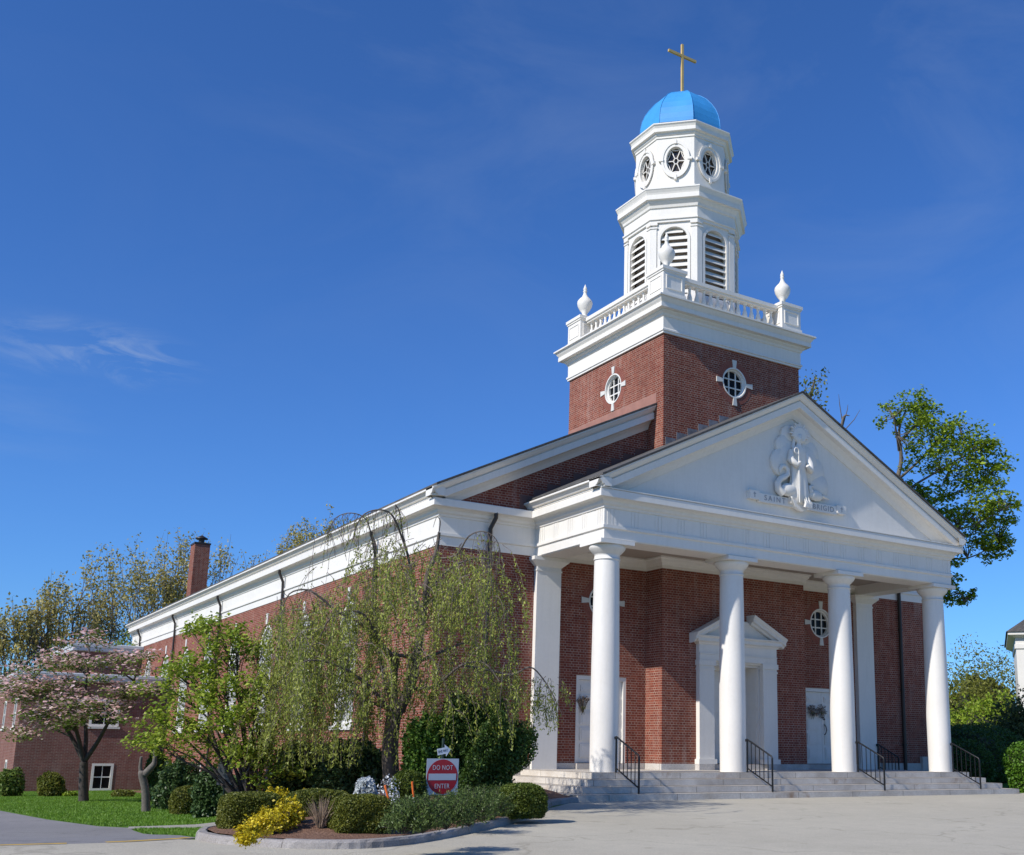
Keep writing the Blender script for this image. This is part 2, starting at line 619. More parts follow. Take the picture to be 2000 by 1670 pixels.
        u = np.where(isz, p[:, 0], np.where(isx, p[:, 1], p[:, 0]))
        v = np.where(isz, p[:, 1], p[:, 2])
        uv.data.foreach_set('uv', np.stack([u, v], 1).ravel())
        return me
    def pieces(s):
        """the far-apart pieces of this mesh, each as an MB of its own"""
        n = len(s.v)
        root = list(range(n))
        def find(i):
            while root[i] != i:
                root[i] = root[root[i]]
                i = root[i]
            return i
        for f in s.f:
            for i in f[1:]:
                root[find(i)] = find(f[0])
        lab = np.array([find(i) for i in range(n)])
        ids, lab = np.unique(lab, return_inverse=True)
        k = len(ids)
        if k < 2 or k > 900:
            return [s]
        P_ = np.array(s.v, float)
        lo = np.full((k, 3), np.inf)
        hi = np.full((k, 3), -np.inf)
        np.minimum.at(lo, lab, P_)
        np.maximum.at(hi, lab, P_)
        size = (hi - lo).max(1)
        gap = np.maximum(0, np.maximum(lo[:, None] - hi[None], lo[None] - hi[:, None]))
        near = np.sqrt((gap ** 2).sum(2)) <= np.maximum(.02, .5 * np.maximum(size[:, None], size[None]))
        grp = np.arange(k)
        while True:
            new = np.array([grp[near[i]].min() for i in range(k)])
            new = new[new]
            if (new == grp).all():
                break
            grp = new
        u, grp = np.unique(grp, return_inverse=True)
        if len(u) < 2:
            return [s]
        out = []
        for g in range(len(u)):
            q = MB()
            idx = {}
            for f, smo in zip(s.f, s.sm):
                if grp[lab[f[0]]] == g:
                    for i in f:
                        if i not in idx:
                            idx[i] = len(q.v)
                            q.v.append(s.v[i])
                    q.f.append(tuple(idx[i] for i in f))
                    q.sm.append(smo)
            out.append(q)
        return out
    def build(s, name, mat, parent=None, loc=None):
        if parent is not None:
            os_ = [link(name, q.mesh(name), mat, parent, loc) for q in s.pieces()]
            return os_[0]
        return link(name, s.mesh(name), mat, parent, loc)

def at(u, v, d):
    """point seen at photo pixel (u,v), d metres deep"""
    return CAM + d * (FW + RT * ((u - 1218.209) / 2140.204) - UP * ((v - 1004.43) / 2140.204))

def sm(t):
    t = np.clip(t, 0, 1)
    return t * t * (3 - 2 * t)

def G(x, y):
    """height of the ground"""
    x = np.asarray(x, float)
    y = np.asarray(y, float)
    yc = np.maximum(y, -45)
    zr = np.where(yc < -1.5, -.583 + .021 * yc, -.6145)
    zl = np.where(yc < -7, -.583 + .021 * yc, np.where(yc < 0, -.73 - .32 * sm((yc + 7) / 7), -1.05 - .017 * np.minimum(yc, 40)))
    w = sm((-x - 5.2 + 6.5 * sm((y - 2) / 9)) / 4)
    return zr * (1 - w) + zl * w

def arc(cx, cy, rx, ry, a0, a1, n):
    return [(cx + rx * math.cos(R_(a0 + (a1 - a0) * i / n)), cy + ry * math.sin(R_(a0 + (a1 - a0) * i / n))) for i in range(n + 1)]

def oval(cx, cy, rx, ry, n=40):
    return arc(cx, cy, rx, ry, 0, 360, n)[:-1]

def text_mesh(body, size, extrude, mat, align='CENTER', space=1.0, name='lettering'):
    c = bpy.data.curves.new('text', 'FONT')
    c.body = body
    c.size = size
    c.extrude = extrude
    c.align_x = align
    c.align_y = 'CENTER'
    c.space_character = space
    o = bpy.data.objects.new('text', c)
    COL.objects.link(o)
    bpy.context.view_layer.update()
    me = bpy.data.meshes.new_from_object(o.evaluated_get(bpy.context.evaluated_depsgraph_get()))
    bpy.data.objects.remove(o)
    me.name = name
    me.materials.clear()
    me.materials.append(M[mat])
    return me
#@@SETTING
# ------------------------------------------------------------------ setting
def sheet(name, poly, mat, lift, step=1.0, zf=G):
    """sheet over the polygon that follows the ground"""
    xs = [p[0] for p in poly]
    ys = [p[1] for p in poly]
    dense = []
    for i in range(len(poly)):
        a, b = Vector(poly[i]), Vector(poly[(i + 1) % len(poly)])
        n = max(1, int((b - a).length / step))
        dense += [a + (b - a) * k / n for k in range(n)]
    def inside(x, y):
        c = False
        for i in range(len(poly)):
            a, b = poly[i], poly[i - 1]
            if (a[1] > y) != (b[1] > y) and x < (b[0] - a[0]) * (y - a[1]) / (b[1] - a[1]) + a[0]:
                c = not c
        return c
    pts = list(dense)
    x = min(xs) + .137
    while x < max(xs):
        y = min(ys) + .173
        while y < max(ys):
            if inside(x, y) and min((Vector((x, y)) - q).length_squared for q in dense) > .09 * step * step:
                pts.append(Vector((x, y)))
            y += step
        x += step
    ed = [(i, (i + 1) % len(dense)) for i in range(len(dense))]
    ov, oe, of, *_ = delaunay_2d_cdt(pts, ed, [], 1, 1e-6)
    mb = MB()
    mb.add([(p.x, p.y, float(zf(p.x, p.y)) + lift) for p in ov], [tuple(f) for f in of])
    o = mb.build(name, mat)
    o['kind'] = 'structure'
    return o

def ground():
    xs = np.concatenate([[-900, -400, -200, -110, -70, -50], np.arange(-40, 60, .5), [62, 75, 100, 150, 300, 500, 900]])
    ys = np.concatenate([[-300, -120, -80, -60], np.arange(-45, 75, .5), [76, 85, 100, 140, 250, 500, 1200]])
    X, Y = np.meshgrid(xs, ys)
    Z = G(X, Y)
    nx, ny = len(xs), len(ys)
    v = np.stack([X, Y, Z], -1).reshape(-1, 3)
    i = (np.arange(ny - 1)[:, None] * nx + np.arange(nx - 1)[None]).ravel()
    me = bpy.data.meshes.new('ground')
    me.from_pydata(v, [], np.stack([i, i + 1, i + nx + 1, i + nx], 1).tolist())
    o = link('ground', me, 'ground')
    o['kind'] = 'structure'
ground()
KERB = [(-9.25, -1.2), (-9.9, -3.4), (-10.75, -6.2), (-10.86, -7.1), (-10.55, -7.8), (-9.85, -8.5), (-8.95, -8.62), (-7.72, -7.85), (-5.65, -5.95), (-4.05, -4.15), (-2.65, -2.25), (-1.75, -1.75)]
lot_edge = [(-70, -6.2), (-14.5, -6.72), (-11.9, -6.86), (-11.1, -6.62)]
sheet('parking_lot', [(-70, -44), (60, -44), (60, 1.0), (16.5, -.7), (13.75, -1.3), (-1.5, -1.3), (-4.0, -3.8), (-5.65, -5.7), (-7.72, -7.55), (-8.95, -8.3), (-9.85, -8.2), (-10.7, -7.0)] + lot_edge[::-1], 'lot', .016, 1.4)
sheet('driveway', [(-14.5, -6.72), (-11.9, -6.86), (-11.1, -6.62), (-10.75, -6.3), (-10.72, -4.2), (-10.45, -.25), (-10.35, .75), (-10.75, 1.6), (-11.25, 5.0), (-11.7, 11), (-12.4, 22), (-14, 34), (-30, 40), (-60, 40), (-60, -6.3)], 'drive', .008, 1.0)
sheet('path', [(-10.45, .35), (-9.3, .1), (-6.2, .3), (-6.2, 1.5), (-9.0, 1.25), (-10.3, 1.1)], 'walk', .012, .6)
yl = MB()
for seg in ([(-13.6, -6.70), (-12.45, -6.80)], [(-12.0, -6.82), (-11.75, -6.80), (-11.35, -6.68), (-11.02, -6.55), (-10.9, -6.40)]):
    for a, b in zip(seg, seg[1:]):
        a, b = Vector(a), Vector(b)
        d = (b - a).normalized()
        n = Vector((-d.y, d.x)) * .07
        q = [a - n, b - n, b + n, a + n]
        yl.add([(p.x, p.y, float(G(p.x, p.y)) + .024) for p in q], [(0, 1, 2, 3)])
o = yl.build('painted_line', 'yellowpaint')
o['kind'] = 'structure'

kb = MB()
def kerbstones(path):
    P_ = [Vector(p) for p in path]
    fine = []
    for i in range(len(P_) - 1):
        p0, p1, p2, p3 = P_[max(i - 1, 0)], P_[i], P_[i + 1], P_[min(i + 2, len(P_) - 1)]
        for k in range(12):
            t = k / 12
            fine.append(.5 * ((2 * p1) + (p2 - p0) * t + (2 * p0 - 5 * p1 + 4 * p2 - p3) * t * t + (3 * p1 - p0 - 3 * p2 + p3) * t ** 3))
    fine.append(P_[-1])
    run = [fine[0]]
    acc = 0
    segs = []
    for a, b in zip(fine, fine[1:]):
        run.append(b)
        acc += (b - a).length
        if acc > 1.75:
            segs.append(run)
            run = [b + (fine[min(fine.index(b) + 1, len(fine) - 1)] - b) * .10]
            acc = 0
    segs.append(run)
    rng = random.Random(3)
    for s_ in segs:
        if len(s_) < 2:
            continue
        vs = []
        dz = rng.uniform(-.012, .012)
        for i, p in enumerate(s_):
            d = (s_[min(i + 1, len(s_) - 1)] - s_[max(i - 1, 0)]).normalized()
            n = Vector((d.y, -d.x))
            z = float(G(p.x, p.y))
            for o_, h in ((0, -.1), (.0, .0), (.014, .085), (.04, .115), (.13, .12), (.15, .10), (.15, -.1)):
                q = p - n * (o_ + rng.uniform(-.009, .009))
                vs.append((q.x, q.y, z + h + (dz if h > 0 else 0)))
        k = 7
        fs = [(i * k + q, i * k + q + 1, (i + 1) * k + q + 1, (i + 1) * k + q) for i in range(len(s_) - 1) for q in range(k - 1)]
        fs += [tuple(range(k)), tuple(range(len(vs) - 1, len(vs) - 1 - k, -1))]
        kb.add(vs, fs)
kerbstones(KERB)
o = kb.build('kerb', 'kerb')
o['kind'] = 'structure'
BED = [(-9.1, -1.2), (-9.75, -3.4), (-10.6, -6.2), (-10.7, -7.05), (-10.45, -7.68), (-9.8, -8.36), (-8.98, -8.47), (-7.8, -7.72), (-5.75, -5.85), (-4.15, -4.05), (-2.75, -2.15), (-1.8, -1.6), (-1.7, 2.9), (-3.3, 3.0), (-3.3, 32), (-5.2, 32), (-5.4, 12), (-6.5, 3), (-8.6, .2)]
BEDV = [Vector(p) for p in BED]
def bed_z(x, y):
    p = Vector((x, y))
    dm = 9
    for i in range(11):
        a, b = BEDV[i], BEDV[i + 1]
        t = max(0, min(1, (p - a).dot(b - a) / (b - a).length_squared))
        dm = min(dm, (p - a - (b - a) * t).length)
    k = float(sm((2 - y) / 3))
    lowk = float(sm((dm - .0) / 1.8))
    return float(G(x, y)) + k * (.085 + .20 * lowk) + .03
sheet('mulch_bed', BED, 'mulch', 0, .45, bed_z)

# ------------------------------------------------------------------ church
WX0, WX1 = -3.22, 15.22          # outer faces of the nave side walls
FY = 3.02                        # front face of the nave
TX0, TX1, TY0, TY1 = 3.31, 8.69, 2.22, 7.62
CX, CY = 6.0, (TY0 + TY1) / 2
church = empty('church', (6, 20, -.6), 'red brick church with white columned portico, tiered white steeple and bright blue dome', 'church')

def mY(y0):
    return lambda a, b, c: (a, y0 + c, b)
def mX(x0, s=1):
    return lambda a, b, c: (x0 + c * s, a, b)

# --- brick walls
win_y = [9.35 + 4.27 * k for k in range(8)]
WR, WS, WSP = .86, 1.12, 3.99
def arched(c, r, s, sp, n=16):
    return [(c - r, s), (c + r, s)] + arc(c, sp, r, r, 0, 180, n)
base_win = [(w - .55, w + .55, -1.30, -.32) for w in (26.43, 30.70)]
b = MB()
b.plate([(FY + .0, -2.2), (44.3, -2.2), (44.3, 5.75), (FY + .0, 5.75)],
        [arched(w, WR, WS, WSP) for w in win_y] + [[(a, c), (b_, c), (b_, d), (a, d)] for a, b_, c, d in base_win], mX(WX0), .32)
b.box(WX1 - .3, WX1, FY + .30, 44.3, -1.2, 5.75)
b.prism([(WX0 + .33, -2.2), (WX1 - .31, -2.2), (WX1 - .31, 6.8), (6, 11.4), (WX0 + .33, 6.8)], 44.0, 44.3)
b.build('nave_side_wall', 'brick', church)
doorL = [(1.02, .16), (2.66, .16), (2.66, 2.50), (1.02, 2.50)]
doorR = [(9.36, .16), (11.0, .16), (11.0, 2.50), (9.36, 2.50)]
ocl, ocr = (1.84, 4.57), (10.16, 4.57)
b = MB()
b.plate([(WX0 + .32, -1.2), (TX0 - .004, -1.2), (TX0 - .004, 10.2), (WX0 + .32, 6.9)], [doorL, oval(*ocl, .47, .47)], mY(FY), .3)
b.plate([(TX1 + .004, -1.2), (WX1, -1.2), (WX1, 6.8), (TX1 + .004, 10.1)], [doorR, oval(*ocr, .47, .47)], mY(FY), .3)
b.build('nave_front_wall', 'brick', church)
DX0, DX1, DZ = 5.02, 6.88, 3.02
b = MB()
b.plate([(TX0, -.6), (TX1, -.6), (TX1, 12.74), (TX0, 12.74)], [[(DX0, .16), (DX1, .16), (DX1, DZ), (DX0, DZ)], oval(6.0, 11.62, .47, .49)], mY(TY0), .3)
b.plate([(TY0 + .3, -.6), (TY1, -.6), (TY1, 12.74), (TY0 + .3, 12.74)], [oval(CY, 11.64, .47, .49)], mX(TX0), .3)
b.plate([(TY0 + .3, -.6), (TY1, -.6), (TY1, 12.74), (TY0 + .3, 12.74)], [], mX(TX1, -1), .3)
b.box(TX0 + .3, TX1 - .3, TY1 - .3, TY1, 6, 12.74)
b.build('tower_wall', 'brick', church)

# --- granite plinth
b = MB()
def plinth(x0, x1, y0):
    b.box(x0, x1, y0 - .03, y0 + .05, -.02, .165)
plinth(.385, 1.02, FY); plinth(2.66, TX0 - .035, FY); plinth(TX0 - .03, 4.438, TY0); plinth(7.462, TX1 + .03, TY0); plinth(TX1 + .035, 9.36, FY); plinth(11.0, 11.6, FY)
b.box(TX0 - .03, TX0 + .05, TY0 + .06, FY - .04, -.02, .165)
b.box(TX1 - .05, TX1 + .03, TY0 + .06, FY - .04, -.02, .165)
b.box(1.02, 2.66, FY - .12, FY + .25, -.02, .155)
b.box(9.36, 11.0, FY - .12, FY + .25, -.02, .155)
b.box(4.99, 6.91, TY0 - .12, TY0 + .7, -.02, .155)
b.box(4.44, 4.985, TY0 - .225, TY0 + .02, -.02, .163)
b.box(6.915, 7.46, TY0 - .225, TY0 + .02, -.02, .163)
b.box(12.4, 15.28, FY - .05, FY + .05, -.62, .2)
b.box(14.55, 15.3, FY - .12, FY + .02, -.62, .42)
b.box(WX0 - .05, -.4, FY - .05, FY + .05, -1.1, .2)
b.build('plinth', 'granite', church)

# --- porch floor and steps
b = MB()
for i in range(4):
    e = .33 * i
    z1, z0 = -.1525 * i, -.1525 * (i + 1) - (.35 if i == 3 else .0)
    b.box(-.65 - e, 12.65 + e, -.52 - e, FY - .06, z0, z1 - (.0 if i == 0 else .002))
b.build('granite_steps', 'granitestep', church)

# --- entablature
EP = [(WX0, 44.3), (WX0, FY), (-.36, FY), (-.36, -.42), (12.36, -.42), (12.36, FY), (WX1, FY), (WX1, 44.3)]
prof = [(-.05, 5.62), (.02, 5.62), (.02, 5.85), (.065, 5.875), (.065, 5.945), (.02, 5.955), (.02, 6.37), (.05, 6.385), (.06, 6.43), (.11, 6.47), (.13, 6.53), (.19, 6.575), (.305, 6.60), (.305, 6.615), (.305, 6.775), (.285, 6.80), (.05, 6.84)]
ent = MB().sweep(EP, prof).build('entablature', 'white', church)
crown = [(.05, 6.845), (.25, 6.832), (.25, 6.875), (.30, 6.885), (.33, 6.93), (.385, 6.985), (.42, 6.99), (.42, 7.035), (.05, 7.05)]
b = MB()
b.sweep([(WX0, 44.6), (WX0, FY - .40)], crown)
b.sweep([(WX1, FY - .40), (WX1, 44.6)], crown)
b.sweep([(-.36, FY - .02), (-.36, -.80)], crown)
b.sweep([(12.36, -.80), (12.36, FY - .02)], crown)
b.build('gutter', 'white', church)
# faint fluted strips on the frieze
b = MB()
def strips_x(y, x, d, s):
    for k in range(3):
        b.box(x - s * .0 - .035 + (.0 if s > 0 else 0), x, y + d + (k - 1) * .115 - .038, y + d + (k - 1) * .115 + .038, 5.96, 6.36)
for k in range(5):
    yc = -.22 + k * .72
    for q in (-1, 0, 1):
        b.box(-.36 - .031, -.36 - .015, yc + q * .10 - .036, yc + q * .10 + .036, 5.958, 6.365)
for k in range(18):
    xc = -.16 + k * .725
    for q in (-1, 0, 1):
        b.box(xc + q * .10 - .036, xc + q * .10 + .036, -.42 - .029, -.42 - .015, 5.958, 6.365)
b.build('frieze_strip', 'white', church)
# beams and porch ceiling
b = MB()
b.box(-.355, .36, -.415, FY - .02, 5.60, 5.92)
b.box(11.64, 12.355, -.415, FY - .02, 5.60, 5.92)
b.box(.362, 11.638, -.415, .36, 5.60, 5.92)
b.build('porch_beam', 'white', church)
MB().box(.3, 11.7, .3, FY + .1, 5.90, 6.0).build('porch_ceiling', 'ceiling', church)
b = MB()
b.sweep([(.36, FY), (TX0, FY), (TX0, TY0), (TX1, TY0), (TX1, FY), (11.64, FY)],
        [(-.02, 5.58), (.025, 5.58), (.025, 5.66), (.05, 5.67), (.07, 5.73), (.12, 5.78), (.14, 5.84), (.18, 5.86), (.18, 5.898), (-.02, 5.898)])
b.build('ceiling_moulding', 'white', church)

# --- square pilasters beside the porch
b0 = MB()
b0.box(-.375, .375, FY - .15, FY + .02, .0, 5.22)
b0.box(-.395, .395, FY - .17, FY + .018, 5.22, 5.26)
b0.add([(-.375, FY - .15, 5.262), (.375, FY - .15, 5.262), (.375, FY, 5.262), (-.375, FY, 5.262), (-.375, FY - .15, 5.34), (.375, FY - .15, 5.34), (.375, FY, 5.34), (-.375, FY, 5.34),
        (-.55, FY - .30, 5.50), (.55, FY - .30, 5.50), (.55, FY, 5.50), (-.55, FY, 5.50), (-.55, FY - .30, 5.595), (.55, FY - .30, 5.595), (.55, FY, 5.595), (-.55, FY, 5.595)],
       [(0, 1, 5, 4), (1, 2, 6, 5), (3, 0, 4, 7), (4, 5, 9, 8), (5, 6, 10, 9), (7, 4, 8, 11), (8, 9, 13, 12), (9, 10, 14, 13), (11, 8, 12, 15), (12, 13, 14, 15)])
pil = b0.build('pilaster', 'white', church)
p2 = clone(pil, church, (12, 0, 0))

# --- round columns
shaft = []
for i in range(25):
    t = i / 24
    r = .342 + .012 * math.sin(math.pi * min(1, t * 1.5) * .66) - .038 * t ** 1.8
    shaft.append((r, .001 + 5.13 * t))
colm = MB().lathe(shaft, 48).build('column', 'white', church, (0, 0, 0))
cap = MB()
cap.lathe([(.318, 5.131), (.335, 5.135), (.335, 5.165), (.318, 5.17), (.318, 5.27), (.34, 5.285), (.38, 5.33), (.43, 5.38), (.46, 5.43), (.465, 5.47), (.45, 5.495)], 48)
cap.box(-.50, .50, -.50, .50, 5.496, 5.599)
cap.build('capital', 'white', colm)
for x in (4, 8, 12):
    clone(colm, church, (x, 0, 0))

# --- pediment
def rake(mb, x0, z0, x1, z1, prof, zmin=None):
    """moulding along a slope: prof of (y, dz), ends cut plumb"""
    k = len(prof)
    vs = [(x0, y, z0 + dz) for y, dz in prof] + [(x1, y, z1 + dz) for y, dz in prof]
    fs = [(i, i + 1, k + i + 1, k + i) for i in range(k - 1)] + [(k - 1, 0, k, 2 * k - 1)]
    fs += [tuple(range(k)), tuple(range(2 * k - 1, k - 1, -1))]
    if zmin is None:
        mb.add(vs, fs)
        return
    # nothing of the slope's moulding hangs below the level cornice
    bm = bmesh.new()
    bv = [bm.verts.new(v) for v in vs]
    for f in fs:
        bm.faces.new([bv[i] for i in f])
    bmesh.ops.bisect_plane(bm, geom=bm.verts[:] + bm.edges[:] + bm.faces[:], plane_co=(0, 0, zmin), plane_no=(0, 0, -1), clear_outer=True)
    bm.verts.index_update()
    mb.add([v.co[:] for v in bm.verts], [[v.index for v in f.verts] for f in bm.faces])
    bm.free()
def rakeprof(y):
    """y: wall plane behind"""
    return [(y - .46, 0), (y - .46, -.05), (y - .43, -.055), (y - .395, -.12), (y - .345, -.17), (y - .30, -.175), (y - .30, -.20), (y - .345, -.21), (y - .345, -.395), (y - .325, -.41), (y - .20, -.43), (y - .16, -.47), (y - .10, -.53), (y - .06, -.60), (y - .03, -.66), (y, -.66), (y, 0)]
PZ0, PZ1 = 7.035, 10.485
b = MB()
rake(b, -.78, PZ0, 6, PZ1, rakeprof(-.34), 6.829)
rake(b, 12.78, PZ0, 6, PZ1, rakeprof(-.34), 6.829)
b.build('pediment_rake', 'white', church)
b = MB()
b.prism([(-.36, 6.80), (12.36, 6.80), (6, 10.10)], -.339, -.15)
b.build('tympanum', 'white', church)
b = MB()
b.box(-.665, 12.665, -.74, -.34, 6.802, 6.826)
b.build('cornice_flashing', 'white', church)
b = MB()
s_ = (PZ1 - PZ0) / 6.78
for s in (-1, 1):
    xa = 6 + s * 6.70
    za = PZ1 - s_ * 6.70 + .012
    q = [(xa, za), (6, PZ1 + .012), (6, PZ1 + .06), (xa, za + .048)]
    b.prism(q, -.84, FY - .005)
b.build('porch_roof', 'shingle', church)
# nave gable rakes and roof
NS = .4995
NZ0 = 7.035
b = MB()
rake(b, -3.64, NZ0, TX0 - .004, NZ0 + NS * (TX0 + 3.636), rakeprof(FY), 6.829)
rake(b, 15.64, NZ0, TX1 + .004, NZ0 + NS * (15.636 - TX1), rakeprof(FY), 6.829)
b.build('gable_rake', 'white', church)
b = MB()
zr = NZ0 + NS * 9.64
for s in (-1, 1):
    xa = 6 + s * 9.56
    za = NZ0 + NS * .08 + .012
    xt = TX0 - .006 if s < 0 else TX1 + .006
    zt = za + NS * abs(xt - xa)
    b.prism([(xa, za), (xt, zt), (xt, zt + .05), (xa, za + .05)], FY - .50, TY1 + .01)
    b.prism([(xa, za), (6, za + NS * 9.56), (6, za + NS * 9.56 + .05), (xa, za + .05)], TY1 + .012, 44.8)
b.build('nave_roof', 'shingle', church)
# copper and lead flashing where roofs meet brick
b = MB()
zf_ = NZ0 + NS * (TX0 + 3.64)
b.box(TX0 - .012, TX0 + .01, FY - .46, TY1, zf_ + .02, zf_ + .36)
b.prism([(TX0 - .10, 8.86), (TX0 + .02, 8.86), (TX0 + .02, 9.1), (TX0 - .02, 9.1)], TY0 + .02, TY0 + .38)
b.build('copper_flashing', 'copper', church)
b = MB()
for k in range(6):
    x = TX0 + .08 + k * .40
    z = PZ0 + s_ * (x + .78)
    b.box(x, x + .36, TY0 - .012, TY0 + .01, z - .1, z + .30)
for k in range(6):
    x = TX1 - .08 - k * .40
    z = PZ0 + s_ * (12.78 - x)
    b.box(x - .36, x, TY0 - .012, TY0 + .01, z - .1, z + .30)
b.build('lead_flashing', 'lead', church)
b = MB()
for k in range(10):
    x = -.9 + k * .42
    z = PZ0 + s_ * (x + .78)
    b.box(x, x + .40, FY - .012, FY + .01, z - .1, z + .30)
b.build('stepped_flashing', plain('brown stepped flashing', (.13, .065, .05), .7), church)

# --- relief in the pediment
ry = -.34
relief = MB()
for dx, z, r in ((-.30, 9.28, .30), (.28, 9.28, .30), (-.44, 8.93, .36), (.46, 8.88, .36), (-.56, 8.46, .42), (.60, 8.38, .42), (.82, 7.98, .34), (-.2, 8.6, .5), (.25, 8.6, .5)):
    relief.lathe([(r, 0), (r, .075), (r - .015, .09), (.01, .095)], 28, (0, 0, 0))
    k = 28 * 4
    relief.v[-(k + 56):] = [(CX + .1 + dx + p[0], ry - p[2] - .0008 * len(relief.v) / 170, z + p[1]) for p in relief.v[-(k + 56):]]
rel = relief.build('pediment_relief', 'white', church)
b = MB()
rng = random.Random(5)
for k in range(15):
    a = R_(-12 + k * 204 / 14)
    c0 = Vector((CX + .1, ry - .19, 9.33))
    d = Vector((math.cos(a), 0, math.sin(a)))
    b.bar(c0 + d * .12, c0 + d * (.36 if k % 2 else .31), .055, .05)
b.lathe([(.25, 0), (.25, .05), (.2, .07)], 30)
b.v[-150:] = [(CX + .1 + p[0], ry - .16 - p[2], 9.33 + p[1]) for p in b.v[-150:]]
b.build('halo', 'white', rel)
# robed figure
b = MB()
def loft(rings, n=28, folds=0, fz=0):
    vs, fs = [], []
    for (x, y, z, rx, ry_) in rings:
        for k in range(n):
            t = 2 * math.pi * k / n
            w = 1 + (folds * math.cos(7 * t) * max(0, (fz - z)) if folds else 0)
            vs.append((x + rx * math.cos(t) * w, y + ry_ * math.sin(t) * w, z))
    for j in range(len(rings) - 1):
        for k in range(n):
            fs.append((j * n + k, j * n + (k + 1) % n, (j + 1) * n + (k + 1) % n, (j + 1) * n + k))
    fs += [tuple(range(n - 1, -1, -1)), tuple(range((len(rings) - 1) * n, len(rings) * n))]
    b.add(vs, fs, True)
fx, fy = CX + .08, ry - .15
loft([(fx, fy, 7.30, .36, .10), (fx, fy, 7.6, .34, .10), (fx, fy, 8.1, .30, .10), (fx, fy, 8.45, .27, .10), (fx, fy, 8.75, .28, .10), (fx, fy, 8.90, .25, .14), (fx, fy, 8.98, .13, .10), (fx, fy - .01, 9.05, .075, .075), (fx, fy - .02, 9.09, .08, .085),
      (fx, fy - .03, 9.16, .098, .11), (fx, fy - .03, 9.24, .105, .115), (fx, fy - .03, 9.31, .085, .095), (fx, fy - .03, 9.36, .03, .04)], folds=.16, fz=8.7)
b.tube([(fx - .27, fy, 8.82), (fx - .36, fy - .06, 8.55), (fx - .22, fy - .16, 8.38), (fx - .10, fy - .18, 8.48)], [.09, .11, .085, .05], 10)
b.tube([(fx + .27, fy, 8.82), (fx + .38, fy - .06, 8.5), (fx + .30, fy - .15, 8.30), (fx + .16, fy - .18, 8.42)], [.09, .12, .10, .05], 10)
b.obox((fx, fy - .15, 9.20), (.014, 0, 0), (0, .02, 0), (0, 0, .035))
b.obox((fx, fy - .135, 9.135), (.03, 0, 0), (0, .01, 0), (0, 0, .008))
b.tube([(fx - .14, fy + .02, 9.34), (fx - .15, fy + .02, 9.1), (fx - .22, fy, 8.9)], [.04, .05, .06], 8)
b.tube([(fx + .14, fy + .02, 9.34), (fx + .15, fy + .02, 9.1), (fx + .22, fy, 8.9)], [.04, .05, .06], 8)
b.build('robed_figure', 'white', rel)
b = MB()
sx = fx - .15
pts = [(sx, fy - .17, 7.32), (sx, fy - .17, 8.80)]
pts += [(sx - .08 + .08 * math.cos(R_(a)), fy - .17, 8.80 + .08 * math.sin(R_(a))) for a in range(20, 300, 25)]
b.tube(pts, .017, 8)
b.build('crozier', 'white', rel)
b = MB()
pts = [(-.62, 7.56), (-.78, 7.66), (-.80, 7.82), (-.70, 7.95), (-.54, 8.03), (-.42, 8.12), (-.42, 8.26), (-.52, 8.34), (-.64, 8.32), (-.70, 8.22), (-.70, 8.12)]
b.tube([(CX + .1 + x, ry - .12, z) for x, z in pts], [.13, .11, .095, .09, .085, .08, .075, .07, .07, .06, .02], 10)
b.lathe([(.01, -.2), (.14, -.17), (.22, -.05), (.2, .08), (.1, .17), (.01, .2)], 16, (CX - .28, ry - .12, 7.68), sx=1.5, sy=.6)
b.build('swan', 'white', rel)
b = MB()
b.lathe([(.01, -.16), (.10, -.13), (.16, -.02), (.13, .09), (.05, .15), (.01, .16)], 14, (CX + .72, ry - .12, 7.66), sx=1.9, sy=.6)
b.tube([(CX + .95, ry - .12, 7.68), (CX + 1.25, ry - .12, 7.62)], [.07, .02], 8)
b.tube([(CX + .55, ry - .12, 7.74), (CX + .48, ry - .14, 7.88), (CX + .62, ry - .14, 7.93)], [.09, .07, .03], 8)
for k in range(5):
    x = fx + .12 + .05 * (k - 2)
    b.tube([(x, fy - .2, 7.2), (x + .02, fy - .22, 7.32), (x - .01, fy - .2, 7.44 + .06 * (k % 2))], [.045, .04, .005], 7)
b.build('bird_and_flames', 'white', rel)
b = MB()
b.box(4.28, 4.62, ry - .14, ry, 7.255, 7.495)
b.box(4.62, 7.56, ry - .11, ry, 7.215, 7.455)
b.box(7.56, 7.9, ry - .14, ry, 7.255, 7.495)
b.prism(arc(CX + .12, 7.40, .34, .28, 180, 360, 18), ry - .22, ry - .111)
plq = b.build('name_plaque', 'white', rel)
def put_text(body, size, x, y, z, mat, parent, extr=.004, rot=0, space=1.0, sc=(1, 1, 1), yaw=0):
    me = text_mesh(body, size, extr, mat, space=space)
    me.transform(Matrix.Translation((x, y, z)) @ Matrix.Rotation(yaw, 4, 'Z') @ Matrix.Rotation(R_(90), 4, 'X') @ Matrix.Rotation(rot, 4, 'Z') @ Matrix.Diagonal((*sc, 1)))
    return link('lettering', me, None, parent)
put_text('SAINT', .215, 5.20, ry - .116, 7.335, 'greyletter', plq, space=1.42)
put_text('BRIGID', .215, 7.03, ry - .116, 7.335, 'greyletter', plq, space=1.28)
b = MB()
for x in (4.45, 7.73):
    b.box(x - .012, x + .012, ry - .145, ry - .139, 7.30, 7.45)
    b.box(x - .045, x + .045, ry - .1465, ry - .1405, 7.392, 7.415)
b.build('cross_mark', 'greyletter', plq)

